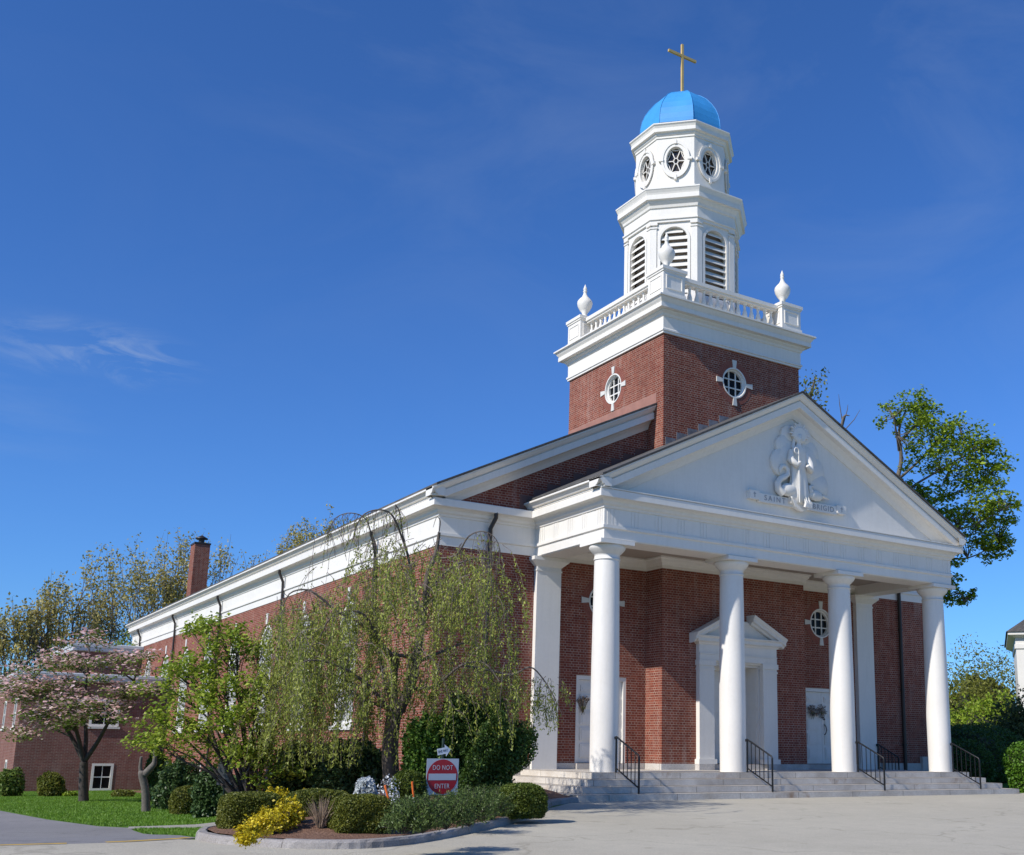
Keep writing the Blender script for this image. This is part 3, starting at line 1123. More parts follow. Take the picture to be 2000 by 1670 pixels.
# --- tower top: cornice, balustrade, urns
sq = lambda e: [(TX0 - e, TY1 + e), (TX0 - e, TY0 - e), (TX1 + e, TY0 - e), (TX1 + e, TY1 + e)]
tp = [(-.02, 12.64), (.06, 12.64), (.06, 12.70), (.09, 12.71), (.09, 12.76), (.05, 12.80), (.05, 13.16), (.08, 13.18), (.10, 13.24), (.16, 13.29), (.17, 13.33), (.30, 13.345), (.30, 13.48), (.28, 13.49), (.33, 13.56), (.37, 13.63), (.42, 13.65), (.42, 13.70), (.10, 13.78), (-.4, 13.80)]
MB().sweep(sq(0), tp, closed=True).build('tower_cornice', 'white', church)
MB().box(TX0 + .35, TX1 - .35, TY0 + .35, TY1 - .35, 13.70, 13.82).build('tower_deck', 'whiteold', church)
EX0, EX1, EY0, EY1 = TX0 - .10, TX1 + .10, TY0 - .10, TY1 + .10
PW = .86
b = MB()
ped = []
for (x, y) in ((EX0, EY0), (EX1 - PW, EY0), (EX0, EY1 - PW), (EX1 - PW, EY1 - PW)):
    q = MB()
    q.box(0, PW, 0, PW, 13.78, 13.95)
    q.box(.03, PW - .03, .03, PW - .03, 13.95, 14.60)
    q.box(-.03, PW + .03, -.03, PW + .03, 14.66, 14.76)
    q.box(0, PW, 0, PW, 14.60, 14.66)
    for ax in range(4):
        # raised panel border on each face
        def fr(a0, a1, z0, z1):
            if ax == 0: q.box(a0, a1, .008, .035, z0, z1)
            if ax == 1: q.box(.008, .035, a0, a1, z0, z1)
            if ax == 2: q.box(a0, a1, PW - .035, PW - .008, z0, z1)
            if ax == 3: q.box(PW - .035, PW - .008, a0, a1, z0, z1)
        fr(.16, PW - .16, 14.06, 14.09); fr(.16, PW - .16, 14.47, 14.50); fr(.13, .16, 14.06, 14.50); fr(PW - .16, PW - .13, 14.06, 14.50)
    q.lathe([(.30, 14.762), (.26, 14.79), (.17, 14.83), (.13, 14.87)], 24, (PW / 2, PW / 2, 0))
    po = q.build('pedestal', 'white', church, (x, y, 0))
    ped.append(po)
urn = MB().lathe([(.125, 0), (.13, .02), (.11, .05), (.085, .08), (.075, .13), (.10, .16), (.09, .18), (.17, .27), (.245, .42), (.265, .53), (.25, .60), (.19, .68), (.11, .76), (.065, .86), (.05, .94), (.075, .965), (.055, .99), (.055, 1.02), (.07, 1.05), (.045, 1.12), (.02, 1.19), (.004, 1.23)], 28)
u0 = None
for po, (x, y) in zip(ped, ((EX0, EY0), (EX1 - PW, EY0), (EX0, EY1 - PW), (EX1 - PW, EY1 - PW))):
    if u0 is None:
        u0 = urn.build('urn', 'white', church, (x + PW / 2, y + PW / 2, 14.872))
    else:
        clone(u0, church, (x + PW / 2, y + PW / 2, 14.872))
bal = MB()
for side in range(4):
    a0, a1 = (EX0 + PW, EX1 - PW) if side in (0, 2) else (EY0 + PW, EY1 - PW)
    for z0, z1, w0, w1 in ((13.79, 13.93, .22, .54), (14.50, 14.56, .25, .51), (14.56, 14.68, .20, .56)):
        if side == 0: bal.box(a0, a1, EY0 + w0, EY0 + w1, z0, z1 - .002)
        if side == 2: bal.box(a0, a1, EY1 - w1, EY1 - w0, z0, z1 - .002)
        if side == 1: bal.box(EX0 + w0, EX0 + w1, a0, a1, z0, z1 - .002)
        if side == 3: bal.box(EX1 - w1, EX1 - w0, a0, a1, z0, z1 - .002)
balo = bal.build('balustrade', 'white', church)
bm_ = MB().lathe([(.075, 13.93), (.075, 13.96), (.045, 13.97), (.045, 13.99), (.06, 14.01), (.078, 14.06), (.082, 14.12), (.065, 14.20), (.042, 14.28), (.036, 14.36), (.05, 14.40), (.036, 14.42), (.055, 14.45), (.075, 14.47), (.075, 14.50)], 14)
b0 = None
nb = 14
for side in range(4):
    for k in range(nb):
        t = (k + .5) / nb
        x = EX0 + PW + t * (EX1 - EX0 - 2 * PW)
        y = EY0 + PW + t * (EY1 - EY0 - 2 * PW)
        loc = ((x, EY0 + .38, 0), (EX0 + .38, y, 0), (x, EY1 - .38, 0), (EX1 - .38, y, 0))[side]
        if b0 is None:
            b0 = bm_.build('baluster', 'white', balo, loc)
        else:
            clone(b0, balo, loc)

# --- octagonal belfry and lantern
def octpts(a):
    r = a / math.cos(math.pi / 8)
    return [(CX + r * math.cos(R_(t)), CY + r * math.sin(R_(t))) for t in (22.5, -22.5, -67.5, -112.5, -157.5, -202.5, -247.5, -292.5)]
# octpts runs clockwise seen from above, so outward must be on the left: reverse
def octsweep(mb, a, prof):
    mb.sweep(octpts(a)[::-1], prof, closed=True)
def octmap(a, k):
    """face k: normal angle 45k degrees; (h,z,c)"""
    t = R_(45 * k)
    n = Vector((math.cos(t), math.sin(t)))
    u = Vector((-math.sin(t), math.cos(t)))
    def f(h, z, c):
        p = n * (a - c) + u * h
        return (CX + p.x, CY + p.y, z)
    return f
A1 = 1.80
hw1 = A1 * math.tan(math.pi / 8)
b = MB()
LR, LS, LSP = .44, 14.72, 16.62
for k in range(8):
    b.plate([(-hw1, 13.80), (hw1, 13.80), (hw1, 17.35), (-hw1, 17.35)], [arched(0, LR, LS, LSP, 18)], octmap(A1, k), .16)
bel = b.build('belfry', 'white', church)
b = MB()
for k in range(8):
    f = octmap(A1 + .035, k)
    for s in (-1, 1):
        # corner pilasters with caps, and the arch rim
        h0, h1 = s * (hw1 + .012), s * (hw1 - .18)
        h0, h1 = min(h0, h1), max(h0, h1)
        b.add([f(h0, 13.8, 0), f(h1, 13.8, 0), f(h1, 17.02, 0), f(h0, 17.02, 0), f(h0, 13.8, .05), f(h1, 13.8, .05), f(h1, 17.02, .05), f(h0, 17.02, .05)], [(0, 1, 2, 3), (0, 4, 5, 1), (1, 5, 6, 2), (2, 6, 7, 3), (3, 7, 4, 0)])
        g = octmap(A1 + .06, k)
        h0, h1 = s * (hw1 + .022), s * (hw1 - .21)
        h0, h1 = min(h0, h1), max(h0, h1)
        for z0, z1 in ((17.02, 17.07), (17.14, 17.22)):
            b.add([g(h0, z0, 0), g(h1, z0, 0), g(h1, z1, 0), g(h0, z1, 0), g(h0, z0, .08), g(h1, z0, .08), g(h1, z1, .08), g(h0, z1, .08)], [(0, 1, 2, 3), (0, 4, 5, 1), (1, 5, 6, 2), (2, 6, 7, 3), (3, 7, 4, 0)])
    f = octmap(A1 + .03, k)
    out = [(LR + .09, LS - .06)] + arc(0, LSP, LR + .09, LR + .09, 0, 180, 18) + [(-LR - .09, LS - .06)]
    inn = [(LR, LS)] + arc(0, LSP, LR, LR, 0, 180, 18) + [(-LR, LS)]
    n = len(out)
    b.add([f(x, z, 0) for x, z in out] + [f(x, z, 0) for x, z in inn] + [f(x, z, .04) for x, z in out] + [f(x, z, .04) for x, z in inn],
          [(i, i + 1, n + i + 1, n + i) for i in range(n - 1)] + [(i, 2 * n + i, 2 * n + i + 1, i + 1) for i in range(n - 1)] + [(n + i, n + i + 1, 3 * n + i + 1, 3 * n + i) for i in range(n - 1)])
b.build('belfry_trim', 'white', bel)
b = MB()
for k in range(8):
    f = octmap(A1 - .02, k)
    nl = 10
    for q in range(nl):
        z = LS + .05 + q * .232
        hh = LR - .004
        if z > LSP:
            hh = math.sqrt(max(.0, LR ** 2 - (z + .09 - LSP) ** 2)) if z + .09 - LSP < LR else 0
        if hh < .08:
            continue
        b.add([f(-hh, z, 0), f(hh, z, 0), f(hh, z + .155, .12), f(-hh, z + .155, .12), f(-hh, z + .035, 0), f(hh, z + .035, 0), f(hh, z + .19, .12), f(-hh, z + .19, .12)],
              [(0, 1, 2, 3), (4, 5, 6, 7), (0, 1, 5, 4), (3, 2, 6, 7)])
b.build('louvre', 'white', bel)
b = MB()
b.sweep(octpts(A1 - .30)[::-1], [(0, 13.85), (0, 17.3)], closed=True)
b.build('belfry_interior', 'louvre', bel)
c1 = [(-.02, 17.22), (.06, 17.22), (.06, 17.30), (.10, 17.31), (.10, 17.36), (.05, 17.38), (.05, 17.70), (.09, 17.72), (.11, 17.80), (.17, 17.88), (.19, 17.93), (.265, 17.95), (.265, 18.10), (.25, 18.11), (.27, 18.17), (.315, 18.26), (.33, 18.27), (.33, 18.315), (.05, 18.42), (-.5, 18.50)]
b = MB()
octsweep(b, A1, c1)
b.build('belfry_cornice', 'white', church)
A2 = 1.50
hw2 = A2 * math.tan(math.pi / 8)
OZ = 19.60
OW, OH = .31, .47
b = MB()
for k in range(8):
    b.plate([(-hw2, 18.40), (hw2, 18.40), (hw2, 20.42), (-hw2, 20.42)], [oval(0, OZ, OW, OH, 36)], octmap(A2, k), .14)
lan = b.build('lantern', 'white', church)
b = MB()
for k in range(8):
    f = octmap(A2 + .045, k)
    for (w0, h0_, w1, h1_, top) in ((OW, OH, OW + .17, OH + .19, 0), (OW + .095, OH + .105, OW + .17, OH + .19, -.025)):
        oo, ii = oval(0, OZ, w1, h1_, 40), oval(0, OZ, w0, h0_, 40)
        n = 40
        b.add([f(x, z, top) for x, z in oo] + [f(x, z, top) for x, z in ii] + [f(x, z, .06) for x, z in oo] + [f(x, z, .06) for x, z in ii],
              [(i, (i + 1) % n, n + (i + 1) % n, n + i) for i in range(n)] + [(i, 2 * n + i, 2 * n + (i + 1) % n, (i + 1) % n) for i in range(n)] + [(n + i, n + (i + 1) % n, 3 * n + (i + 1) % n, 3 * n + i) for i in range(n)])
    def blk(x0, x1, z0, z1):
        b.add([f(x0, z0, -.05), f(x1, z0, -.05), f(x1, z1, -.05), f(x0, z1, -.05), f(x0, z0, .06), f(x1, z0, .06), f(x1, z1, .06), f(x0, z1, .06)], [(0, 1, 2, 3), (0, 4, 5, 1), (1, 5, 6, 2), (2, 6, 7, 3), (3, 7, 4, 0)])
    blk(-.045, .045, OZ + OH + .09, OZ + OH + .25); blk(-.045, .045, OZ - OH - .25, OZ - OH - .09)
    blk(OW + .09, OW + .25, OZ - .045, OZ + .045); blk(-OW - .25, -OW - .09, OZ - .045, OZ + .045)
b.build('oval_surround', 'white', lan)
b = MB()
for k in range(8):
    f = octmap(A2 - .06, k)
    def br(p, q, w=.014):
        p, q = Vector(p), Vector(q)
        d = (q - p).normalized()
        n = Vector((-d.y, d.x)) * w
        c4 = [p + n, q + n, q - n, p - n]
        b.add([f(x, z, 0) for x, z in c4] + [f(x, z, .03) for x, z in c4], [(0, 1, 2, 3), (0, 1, 5, 4), (2, 3, 7, 6)])
    ring = [(x, z) for x, z in oval(0, OZ, .075, .105, 16)]
    for i in range(16):
        br(ring[i], ring[(i + 1) % 16])
    ends = []
    for a in range(0, 360, 60):
        c_, s_2 = math.cos(R_(a)), math.sin(R_(a))
        ends.append((OW * c_, OZ + OH * s_2))
        br((.075 * c_, OZ + .105 * s_2), (OW * c_, OZ + OH * s_2))
    for i in range(6):
        p, q = Vector(ends[i]), Vector(ends[(i + 1) % 6])
        mid = (p + q) / 2
        mid = mid + (Vector((0, OZ)) - mid) * .07
        br(p, mid, .012); br(mid, q, .012)
    r0 = oval(0, OZ, OW - .005, OH - .005, 32)
    for i in range(32):
        br(r0[i], r0[(i + 1) % 32], .016)
b.build('lantern_tracery', 'white', lan)
b = MB()
b.sweep(octpts(A2 - .13)[::-1], [(0, 18.5), (0, 20.5)], closed=True)
b.build('lantern_pane', plain('brown lantern glass', (.07, .055, .04), .15, var=.5, scale=2), lan)
b = MB()
c2 = [(-.02, 20.42), (.03, 20.42), (.03, 20.48), (.07, 20.52), (.08, 20.58), (.16, 20.60), (.16, 20.72), (.15, 20.73), (.18, 20.80), (.22, 20.84), (.22, 20.88), (.02, 20.97), (-.2, 20.99)]
octsweep(b, A2, c2)
octsweep(b, A2, [(.02, 18.46), (.04, 18.46), (.04, 18.66), (.02, 18.69), (-.02, 18.69)])
b.build('lantern_cornice', 'white', church)
b = MB()
dp = [(1.36, 20.98), (1.37, 21.10), (1.392, 21.105), (1.392, 21.13), (1.372, 21.135), (1.375, 21.25), (1.36, 21.45), (1.31, 21.70), (1.22, 21.95), (1.08, 22.20), (.90, 22.45), (.70, 22.64), (.50, 22.78), (.32, 22.87), (.16, 22.92), (.01, 22.95)]
b.sweep(octpts(1.0)[::-1], [(a - 1.0, z) for a, z in dp], closed=True)
dome = b.build('dome', 'dome', church)
b = MB()
for (x, y) in octpts(1.0):
    dx, dy = (x - CX), (y - CY)
    b.tube([(CX + dx * a * 1.004, CY + dy * a * 1.004, z + .006) for a, z in dp[:-1]], .009, 6)
b.lathe([(.10, 22.93), (.09, 22.99), (.06, 23.02), (.05, 23.08)], 12, (CX, CY, 0))
b.build('dome_rib', 'dome', dome)
b = MB()
b.box(CX - .040, CX + .040, CY - .040, CY + .040, 23.06, 24.94)
b.box(CX - .60, CX - .041, CY - .038, CY + .038, 24.44, 24.53)
b.box(CX + .041, CX + .60, CY - .038, CY + .038, 24.44, 24.53)
b.build('cross', 'gold', church)

# --- round windows in brick
def round_window(mp, cx, cz, rx=.47, rz=.47):
    b = MB()
    n = 36
    prof_ = [(1.0, .0), (1.0, -.02), (.92, -.02), (.88, .05), (.82, .07), (.80, .15)]
    vs = []
    for (s, c) in prof_:
        vs += [mp(cx + rx * s * math.cos(2 * math.pi * k / n), cz + rz * s * math.sin(2 * math.pi * k / n), c) for k in range(n)]
    fs = [(j * n + k, j * n + (k + 1) % n, (j + 1) * n + (k + 1) % n, (j + 1) * n + k) for j in range(len(prof_) - 1) for k in range(n)]
    b.add(vs, fs, False)
    fr = b.build('round_window', 'white', church)
    b = MB()
    b.add([mp(cx + rx * .82 * math.cos(2 * math.pi * k / n), cz + rz * .82 * math.sin(2 * math.pi * k / n), .14) for k in range(n)], [tuple(range(n))])
    b.build('pane', 'glass', fr)
    b = MB()
    def bx(x0, x1, z0, z1, c0, c1, bb):
        bb.add([mp(x0, z0, c0), mp(x1, z0, c0), mp(x1, z1, c0), mp(x0, z1, c0), mp(x0, z0, c1), mp(x1, z0, c1), mp(x1, z1, c1), mp(x0, z1, c1)], [(0, 1, 2, 3), (4, 5, 6, 7), (0, 1, 5, 4), (1, 2, 6, 5), (2, 3, 7, 6), (3, 0, 4, 7)])
    for s in (-1, 1):
        x = cx + s * rx * .28
        e = rz * .82 * math.sqrt(1 - (.28 / .82) ** 2)
        bx(x - .018, x + .018, cz - e, cz + e, .10, .135, b)
        e = rx * .82 * math.sqrt(1 - (.28 / .82) ** 2)
        z = cz + s * rz * .28
        bx(cx - e, cx + e, z - .018, z + .018, .102, .133, b)
    b.build('glazing_bar', 'white', fr)
    b = MB()
    for dx, dz in ((0, 1), (0, -1), (1, 0), (-1, 0)):
        p = Vector((cx + dx * rx * 1.0, cz + dz * rz * 1.0))
        d = Vector((dx, dz))
        t = Vector((-dz, dx))
        q = [p - t * .055, p + t * .055, p + d * .24 + t * .085, p + d * .24 - t * .085]
        b.add([mp(x, z, -.03) for x, z in q] + [mp(x, z, .02) for x, z in q], [(0, 1, 2, 3), (0, 1, 5, 4), (1, 2, 6, 5), (2, 3, 7, 6), (3, 0, 4, 7)])
    b.build('keystone', 'stone', fr)
    # ring of header bricks
    b = MB()
    m_ = 44
    for k in range(m_):
        a0, a1 = 2 * math.pi * (k + .08) / m_, 2 * math.pi * (k + .92) / m_
        if min(abs(((a0 + a1) / 2 - q * math.pi / 2 + math.pi) % (2 * math.pi) - math.pi) for q in range(4)) < .16:
            continue
        q = [(cx + (rx + .004) * math.cos(a0), cz + (rz + .004) * math.sin(a0)), (cx + (rx + .004) * math.cos(a1), cz + (rz + .004) * math.sin(a1)), (cx + (rx + .21) * math.cos(a1), cz + (rz + .21) * math.sin(a1)), (cx + (rx + .21) * math.cos(a0), cz + (rz + .21) * math.sin(a0))]
        b.add([mp(x, z, -.006) for x, z in q] + [mp(x, z, .02) for x, z in q], [(0, 1, 2, 3), (0, 1, 5, 4), (1, 2, 6, 5), (2, 3, 7, 6), (3, 0, 4, 7)])
    b.build('brick_ring', plain('plain red brick', (.26, .085, .058), .85, var=.2, scale=9), fr)
round_window(mY(FY), *ocl)
round_window(mY(FY), *ocr)
round_window(mY(TY0), 6.0, 11.62, .47, .49)
round_window(mX(TX0), CY, 11.64, .47, .49)

# --- tall arched windows along the side
def side_window(name='arched_window'):
    """built about y=0 on the nave's left wall"""
    b = MB()
    mp = mX(WX0)
    out = arched(0, WR - .002, WS + .002, WSP, 20)
    inn = arched(0, WR - .13, WS + .13, WSP, 20)
    b.plate(out, [inn], lambda a, z, c: mp(a, z, c + .05), .10)
    fr = b.build(name, 'white', church)
    b = MB()
    b.add([mp(a, z, .16) for a, z in inn], [tuple(range(len(inn)))])
    b.build('pane', 'paleglass', fr)
    b = MB()
    for k in range(-2, 3):
        y = k * .245
        top = WSP + math.sqrt((WR - .13) ** 2 - y * y)
        b.box(WX0 + .10, WX0 + .15, y - .018, y + .018, WS + .13, top)
    for k in range(10):
        z = WS + .13 + .28 * (k + 1)
        b.box(WX0 + .104, WX0 + .146, -WR + .13, WR - .13, z - (.03 if k == 4 else .014), z + (.03 if k == 4 else .014))
    b.build('glazing_bar', 'white', fr)
    MB().box(WX0 - .07, WX0 + .06, -WR - .08, WR + .08, WS - .13, WS + .0).build('window_sill', 'stone', fr)
    b = MB()
    b.prism([(-.09, WSP + WR + .004), (.09, WSP + WR + .004), (.125, WSP + WR + .40), (-.125, WSP + WR + .40)], WX0 - .03, WX0 + .05, 'x')
    b.build('keystone', 'stone', fr)
    return fr
w0 = side_window()
w0.location = (0, win_y[0], 0)
for y in win_y[1:]:
    clone(w0, church, (0, y, 0))
for a, b_, c, d in base_win:
    q = MB()
    q.plate([(a, c), (b_, c), (b_, d), (a, d)], [[(a + .12, c + .12), (b_ - .12, c + .12), (b_ - .12, d - .12), (a + .12, d - .12)]], mX(WX0 - .02), .12)
    fr = q.build('basement_window', 'white', church)
    MB().box(WX0 + .09, WX0 + .1, a + .1, b_ - .1, c + .1, d - .1).build('pane', 'paleglass', fr)
    q = MB()
    for k in range(1, 6):
        y = a + .12 + k * (b_ - a - .24) / 6
        q.box(WX0 + .03, WX0 + .06, y - .022, y + .022, c + .12, d - .12)
    q.build('glazing_bar', 'white', fr)

# --- doors
def double_door(x0, x1, z0, z1, y, name):
    b = MB()
    b.plate([(x0, z0), (x1, z0), (x1, z1), (x0, z1)], [[(x0 + .09, z0), (x1 - .09, z0), (x1 - .09, z1 - .11), (x0 + .09, z1 - .11)]], mY(y - .02), .14)
    fr = b.build('door_frame', 'white', church)
    xm = (x0 + x1) / 2
    for a, c in ((x0 + .092, xm - .004), (xm + .004, x1 - .092)):
        q = MB()
        q.box(a, c, y + .05, y + .095, z0 + .01, z1 - .115)
        hs_ = [z0 + .10, z0 + .55, z0 + .98, z0 + 1.42, z0 + 1.86, z1 - .22]
        for za, zb in zip(hs_, hs_[1:]):
            q.box(a + .10, c - .10, y + .028, y + .0495, za + .05, zb - .04)
            q.box(a + .15, c - .15, y + .018, y + .0275, za + .10, zb - .09)
        q.build('door', 'white', fr)
    q = MB()
    xh = xm + .10
    q.tube([(xh, y + .04, z0 + 1.22), (xh, y - .03, z0 + 1.16), (xh + .02, y - .04, z0 + 1.05), (xh, y - .01, z0 + .93), (xh - .02, y + .03, z0 + .90)], .014, 6)
    q.lathe([(.03, 0), (.03, .02)], 12)
    q.v[-48:] = [(xh + p[0], y + .045 - p[2], z0 + 1.38 + p[1]) for p in q.v[-48:]]
    q.build('door_handle', 'iron', fr)
    return fr
double_door(1.02, 2.66, .16, 2.50, FY + .04, 'left')
double_door(9.36, 11.0, .16, 2.50, FY + .04, 'right')
# central doorway
b = MB()
PX = ((4.50, 5.035), (6.865, 7.40))
for (a, c) in PX:
    b.box(a, c, TY0 - .16, TY0 + .01, .30, 2.78)
    b.box(a - .05, c + .05, TY0 - .21, TY0 + .008, .165, .30)
    b.box(a - .02, c + .02, TY0 - .18, TY0 + .006, 2.78, 2.83)
    b.box(a - .03, c + .03, TY0 - .20, TY0 + .006, 2.90, 3.05)
    b.box(a, c, TY0 - .16, TY0 + .004, 2.83, 2.90)
b.box(4.50, 7.40, TY0 - .17, TY0 + .01, 3.052, 3.22)
b.box(4.50, 7.40, TY0 - .19, TY0 + .008, 3.222, 3.26)
b.box(4.50, 7.40, TY0 - .16, TY0 + .006, 3.262, 3.50)
b.box(5.038, 6.862, TY0 - .08, TY0 + .0, 3.0, 3.05)
sur = b.build('door_surround', 'white', church)
b = MB()
dpath = [(4.50, TY0), (4.50, TY0 - .16), (7.40, TY0 - .16), (7.40, TY0)]
b.sweep(dpath, [(-.02, 3.50), (.03, 3.50), (.06, 3.55), (.13, 3.58), (.13, 3.67), (.19, 3.72), (.19, 3.745), (-.02, 3.76)])
ra = [(TY0 - .40, 0), (TY0 - .40, -.03), (TY0 - .35, -.09), (TY0 - .33, -.10), (TY0 - .33, -.19), (TY0 - .26, -.21), (TY0 - .22, -.27), (TY0 - .10, -.28), (TY0 + .01, -.28), (TY0 + .01, 0)]
rake(b, 4.26, 3.80, 5.55, 4.46, ra)
rake(b, 7.64, 3.80, 6.38, 4.445, ra)
b.prism([(4.52, 3.745), (7.38, 3.745), (6.3, 4.25), (5.62, 4.25)], TY0 - .12, TY0 + .004)
b.lathe([(.19, 0), (.19, .05), (.12, .08)], 20)
b.v[-100:] = [(5.96 + p[0], TY0 - .12 - p[2], 4.12 + p[1] * 1.25) for p in b.v[-100:]]
b.lathe([(.06, 3.76), (.1, 3.8), (.04, 3.86), (.13, 4.02), (.15, 4.14), (.08, 4.26), (.03, 4.34), (.01, 4.44)], 16, (5.96, TY0 - .22, 0))
b.build('broken_pediment', 'white', sur)
b = MB()
RY = TY0 + .62
for x, s in ((DX0, 1), (DX1, -1)):
    x0, x1 = min(x, x + s * .05), max(x, x + s * .05)
    b.box(x0, x1, TY0 + .02, RY, .16, DZ - .02)
    zz = [.25, .75, 1.25, 1.75, 2.25, 2.75]
    for za, zb in zip(zz, zz[1:]):
        b.box(x0 - .012 if s < 0 else x0, x1 if s < 0 else x1 + .012, TY0 + .12, RY - .1, za + .04, zb - .04)
b.box(DX0 + .05, DX1 - .05, TY0 + .02, RY, DZ - .08, DZ - .02)
b.build('door_reveal', 'white', sur)
cd_ = double_door(DX0 + .05, DX1 - .05, .16, DZ - .08, RY, 'centre')
MB().box(5.22, 5.42, RY + .008, RY + .02, 2.35, 2.72).build('pane', 'glass', cd_)

# --- downspouts
def spout(path, r=.05):
    q = MB()
    q.tube(path, r, 8)
    for z in (4.6, 2.6, .8):
        a, c = Vector(path[-2]), Vector(path[-1])
        if c.z < z < a.z:
            p = a + (c - a) * ((a.z - z) / (a.z - c.z))
            q.lathe([(r + .018, -.03), (r + .018, .03)], 8, p)
    return q.build('downspout', 'downspout', church)
for y in (7.2, 16.0, 24.6, 33.1, 41.6):
    x = WX0
    spout([(x - .25, y, 6.62), (x - .25, y, 6.50), (x - .10, y, 6.18), (x - .09, y, 5.9), (x - .085, y, 5.3), (x - .085, y, -.9)])
y = FY
spout([(-1.72, y - .25, 6.62), (-1.72, y - .24, 6.48), (-1.80, y - .10, 6.2), (-1.80, y - .10, 5.5), (-1.80, y - .085, 0)], .06)
spout([(13.74, y - .25, 6.62), (13.74, y - .24, 6.48), (13.74, y - .10, 6.2), (13.74, y - .10, 5.5), (13.74, y - .09, -.3)], .06)

# --- chimney
b = MB()
b.box(-1.28, -.47, 40, 41.0, 7.5, 11.35)
ch = b.build('chimney', 'brick', church)
b = MB()
b.box(-1.31, -.44, 39.97, 41.03, 11.352, 11.45)
b.lathe([(.16, 11.45), (.16, 11.72)], 16, (-.85, 40.5, 0))
b.lathe([(.34, 11.72), (.34, 11.76), (.05, 11.92)], 16, (-.85, 40.5, 0))
b.build('chimney_cap', 'downspout', ch)
#@@OBJECTS
# ------------------------------------------------------------------ foliage tools
def leaf_mesh(name, P_, L, w=.5, up=0.0, hang=0.0, seed=0, fold=.12, lvar=.35):
    rs = np.random.RandomState(seed)
    P_ = np.asarray(P_, float)
    n = len(P_)
    nrm = rs.normal(size=(n, 3))
    nrm /= np.linalg.norm(nrm, axis=1, keepdims=True)
    nrm[:, 2] = np.where(up > 0, np.abs(nrm[:, 2]), nrm[:, 2]) + up
    nrm /= np.linalg.norm(nrm, axis=1, keepdims=True)
    a = rs.normal(size=(n, 3))
    if hang:
        a = a * (1 - hang) + np.array([0, 0, -1.0]) * hang * 2
    a -= nrm * (a * nrm).sum(1, keepdims=True) * (1.0 if not hang else .0)
    a /= np.linalg.norm(a, axis=1, keepdims=True)
    b = np.cross(nrm, a)
    b /= np.linalg.norm(b, axis=1, keepdims=True) + 1e-9
    nn = np.cross(a, b)
    l = L * (1 + lvar * rs.uniform(-1, 1, size=(n, 1)))
    v = np.empty((n, 4, 3))
    v[:, 0] = P_ - a * l * .5
    v[:, 1] = P_ + b * l * w * .5 + nn * l * fold + a * l * .05
    v[:, 2] = P_ + a * l * .5
    v[:, 3] = P_ - b * l * w * .5 + nn * l * fold + a * l * .05
    me = bpy.data.meshes.new(name)
    me.vertices.add(4 * n)
    me.vertices.foreach_set('co', v.ravel())
    me.loops.add(4 * n)
    me.loops.foreach_set('vertex_index', np.arange(4 * n, dtype=np.int32))
    me.polygons.add(n)
    me.polygons.foreach_set('loop_start', np.arange(0, 4 * n, 4, dtype=np.int32))
    me.polygons.foreach_set('loop_total', np.full(n, 4, dtype=np.int32))
    me.update(calc_edges=True)
    return me

def leaves(name, P_, L, mat, parent, **kw):
    return link(name, leaf_mesh(name, P_, L, **kw), mat, parent)

def lump(d, seed, amp, f=3.0):
    rs = np.random.RandomState(seed + 77)
    out = np.zeros(len(d))
    for k in range(7):
        q = rs.normal(size=3) * f * (1 + k * .45)
        out += np.sin(d @ q + rs.uniform(0, 6.28)) / (1 + k * .5)
    return 1 + amp * out / 2.2

def shell_pts(c, r, n, seed, p=2.0, lo=.72, hi=1.04, amp=.12, f=3.0, zmin=None):
    """points in the outer shell of a lumpy superellipsoid"""
    rs = np.random.RandomState(seed)
    d = rs.normal(size=(n * 2, 3))
    d /= np.linalg.norm(d, axis=1, keepdims=True)
    k = (np.abs(d) ** p).sum(1) ** (-1 / p)
    rad = lo + (hi - lo) * rs.uniform(size=n * 2) ** .6
    q = d * (k * rad * lump(d, seed, amp, f))[:, None] * np.array(r)
    if zmin is not None:
        q = q[q[:, 2] > zmin]
    return q[:n] + np.array(c)

def core_mesh(c, r, seed, p, s, amp, f, zmin):  # one solid lump behind the leaves, coloured dark as inner shade
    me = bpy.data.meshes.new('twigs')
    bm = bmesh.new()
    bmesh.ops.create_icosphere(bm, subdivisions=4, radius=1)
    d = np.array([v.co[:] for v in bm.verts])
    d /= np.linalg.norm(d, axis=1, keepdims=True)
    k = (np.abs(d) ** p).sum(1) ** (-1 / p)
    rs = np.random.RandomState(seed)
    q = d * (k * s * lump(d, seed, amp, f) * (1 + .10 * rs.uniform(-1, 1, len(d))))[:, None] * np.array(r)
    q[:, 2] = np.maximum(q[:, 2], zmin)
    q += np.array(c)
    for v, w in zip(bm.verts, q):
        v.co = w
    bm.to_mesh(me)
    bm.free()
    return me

def ground_at(u, v, zf=None):
    zf = zf or G
    r = (FW + RT * ((u - 1218.209) / 2140.204) - UP * ((v - 1004.43) / 2140.204))
    d = 5.0
    while d < 120:
        p = CAM + r * d
        if p.z < float(zf(p.x, p.y)):
            return p
        d += .05
    return CAM + r * 120

PXM = 1 / 2140.204
def shrub(name, label, cat, base, rx, ry, h, mat, L, n, p=2.4, amp=.10, f=3.2, seed=0, lo=.8, hi=1.04, core=.84, up=0, w=.5, group=None, hang=0, lift=0.0):
    """base: point on the ground under its middle; h: height"""
    e = empty(name, base, label, cat, group)
    c = (base[0], base[1], base[2] + h * .42 + lift)
    r = (rx, ry, h * .58)
    zmin = -h * .42
    P_ = shell_pts(c, r, n, seed, p, lo, hi, amp, f, zmin)
    leaves('foliage', P_, L, mat, e, up=up, w=w, seed=seed, hang=hang)
    if core:
        link('shade_core', core_mesh(c, r, seed, p, core, amp, f, zmin + .01), 'core', e)
    return e

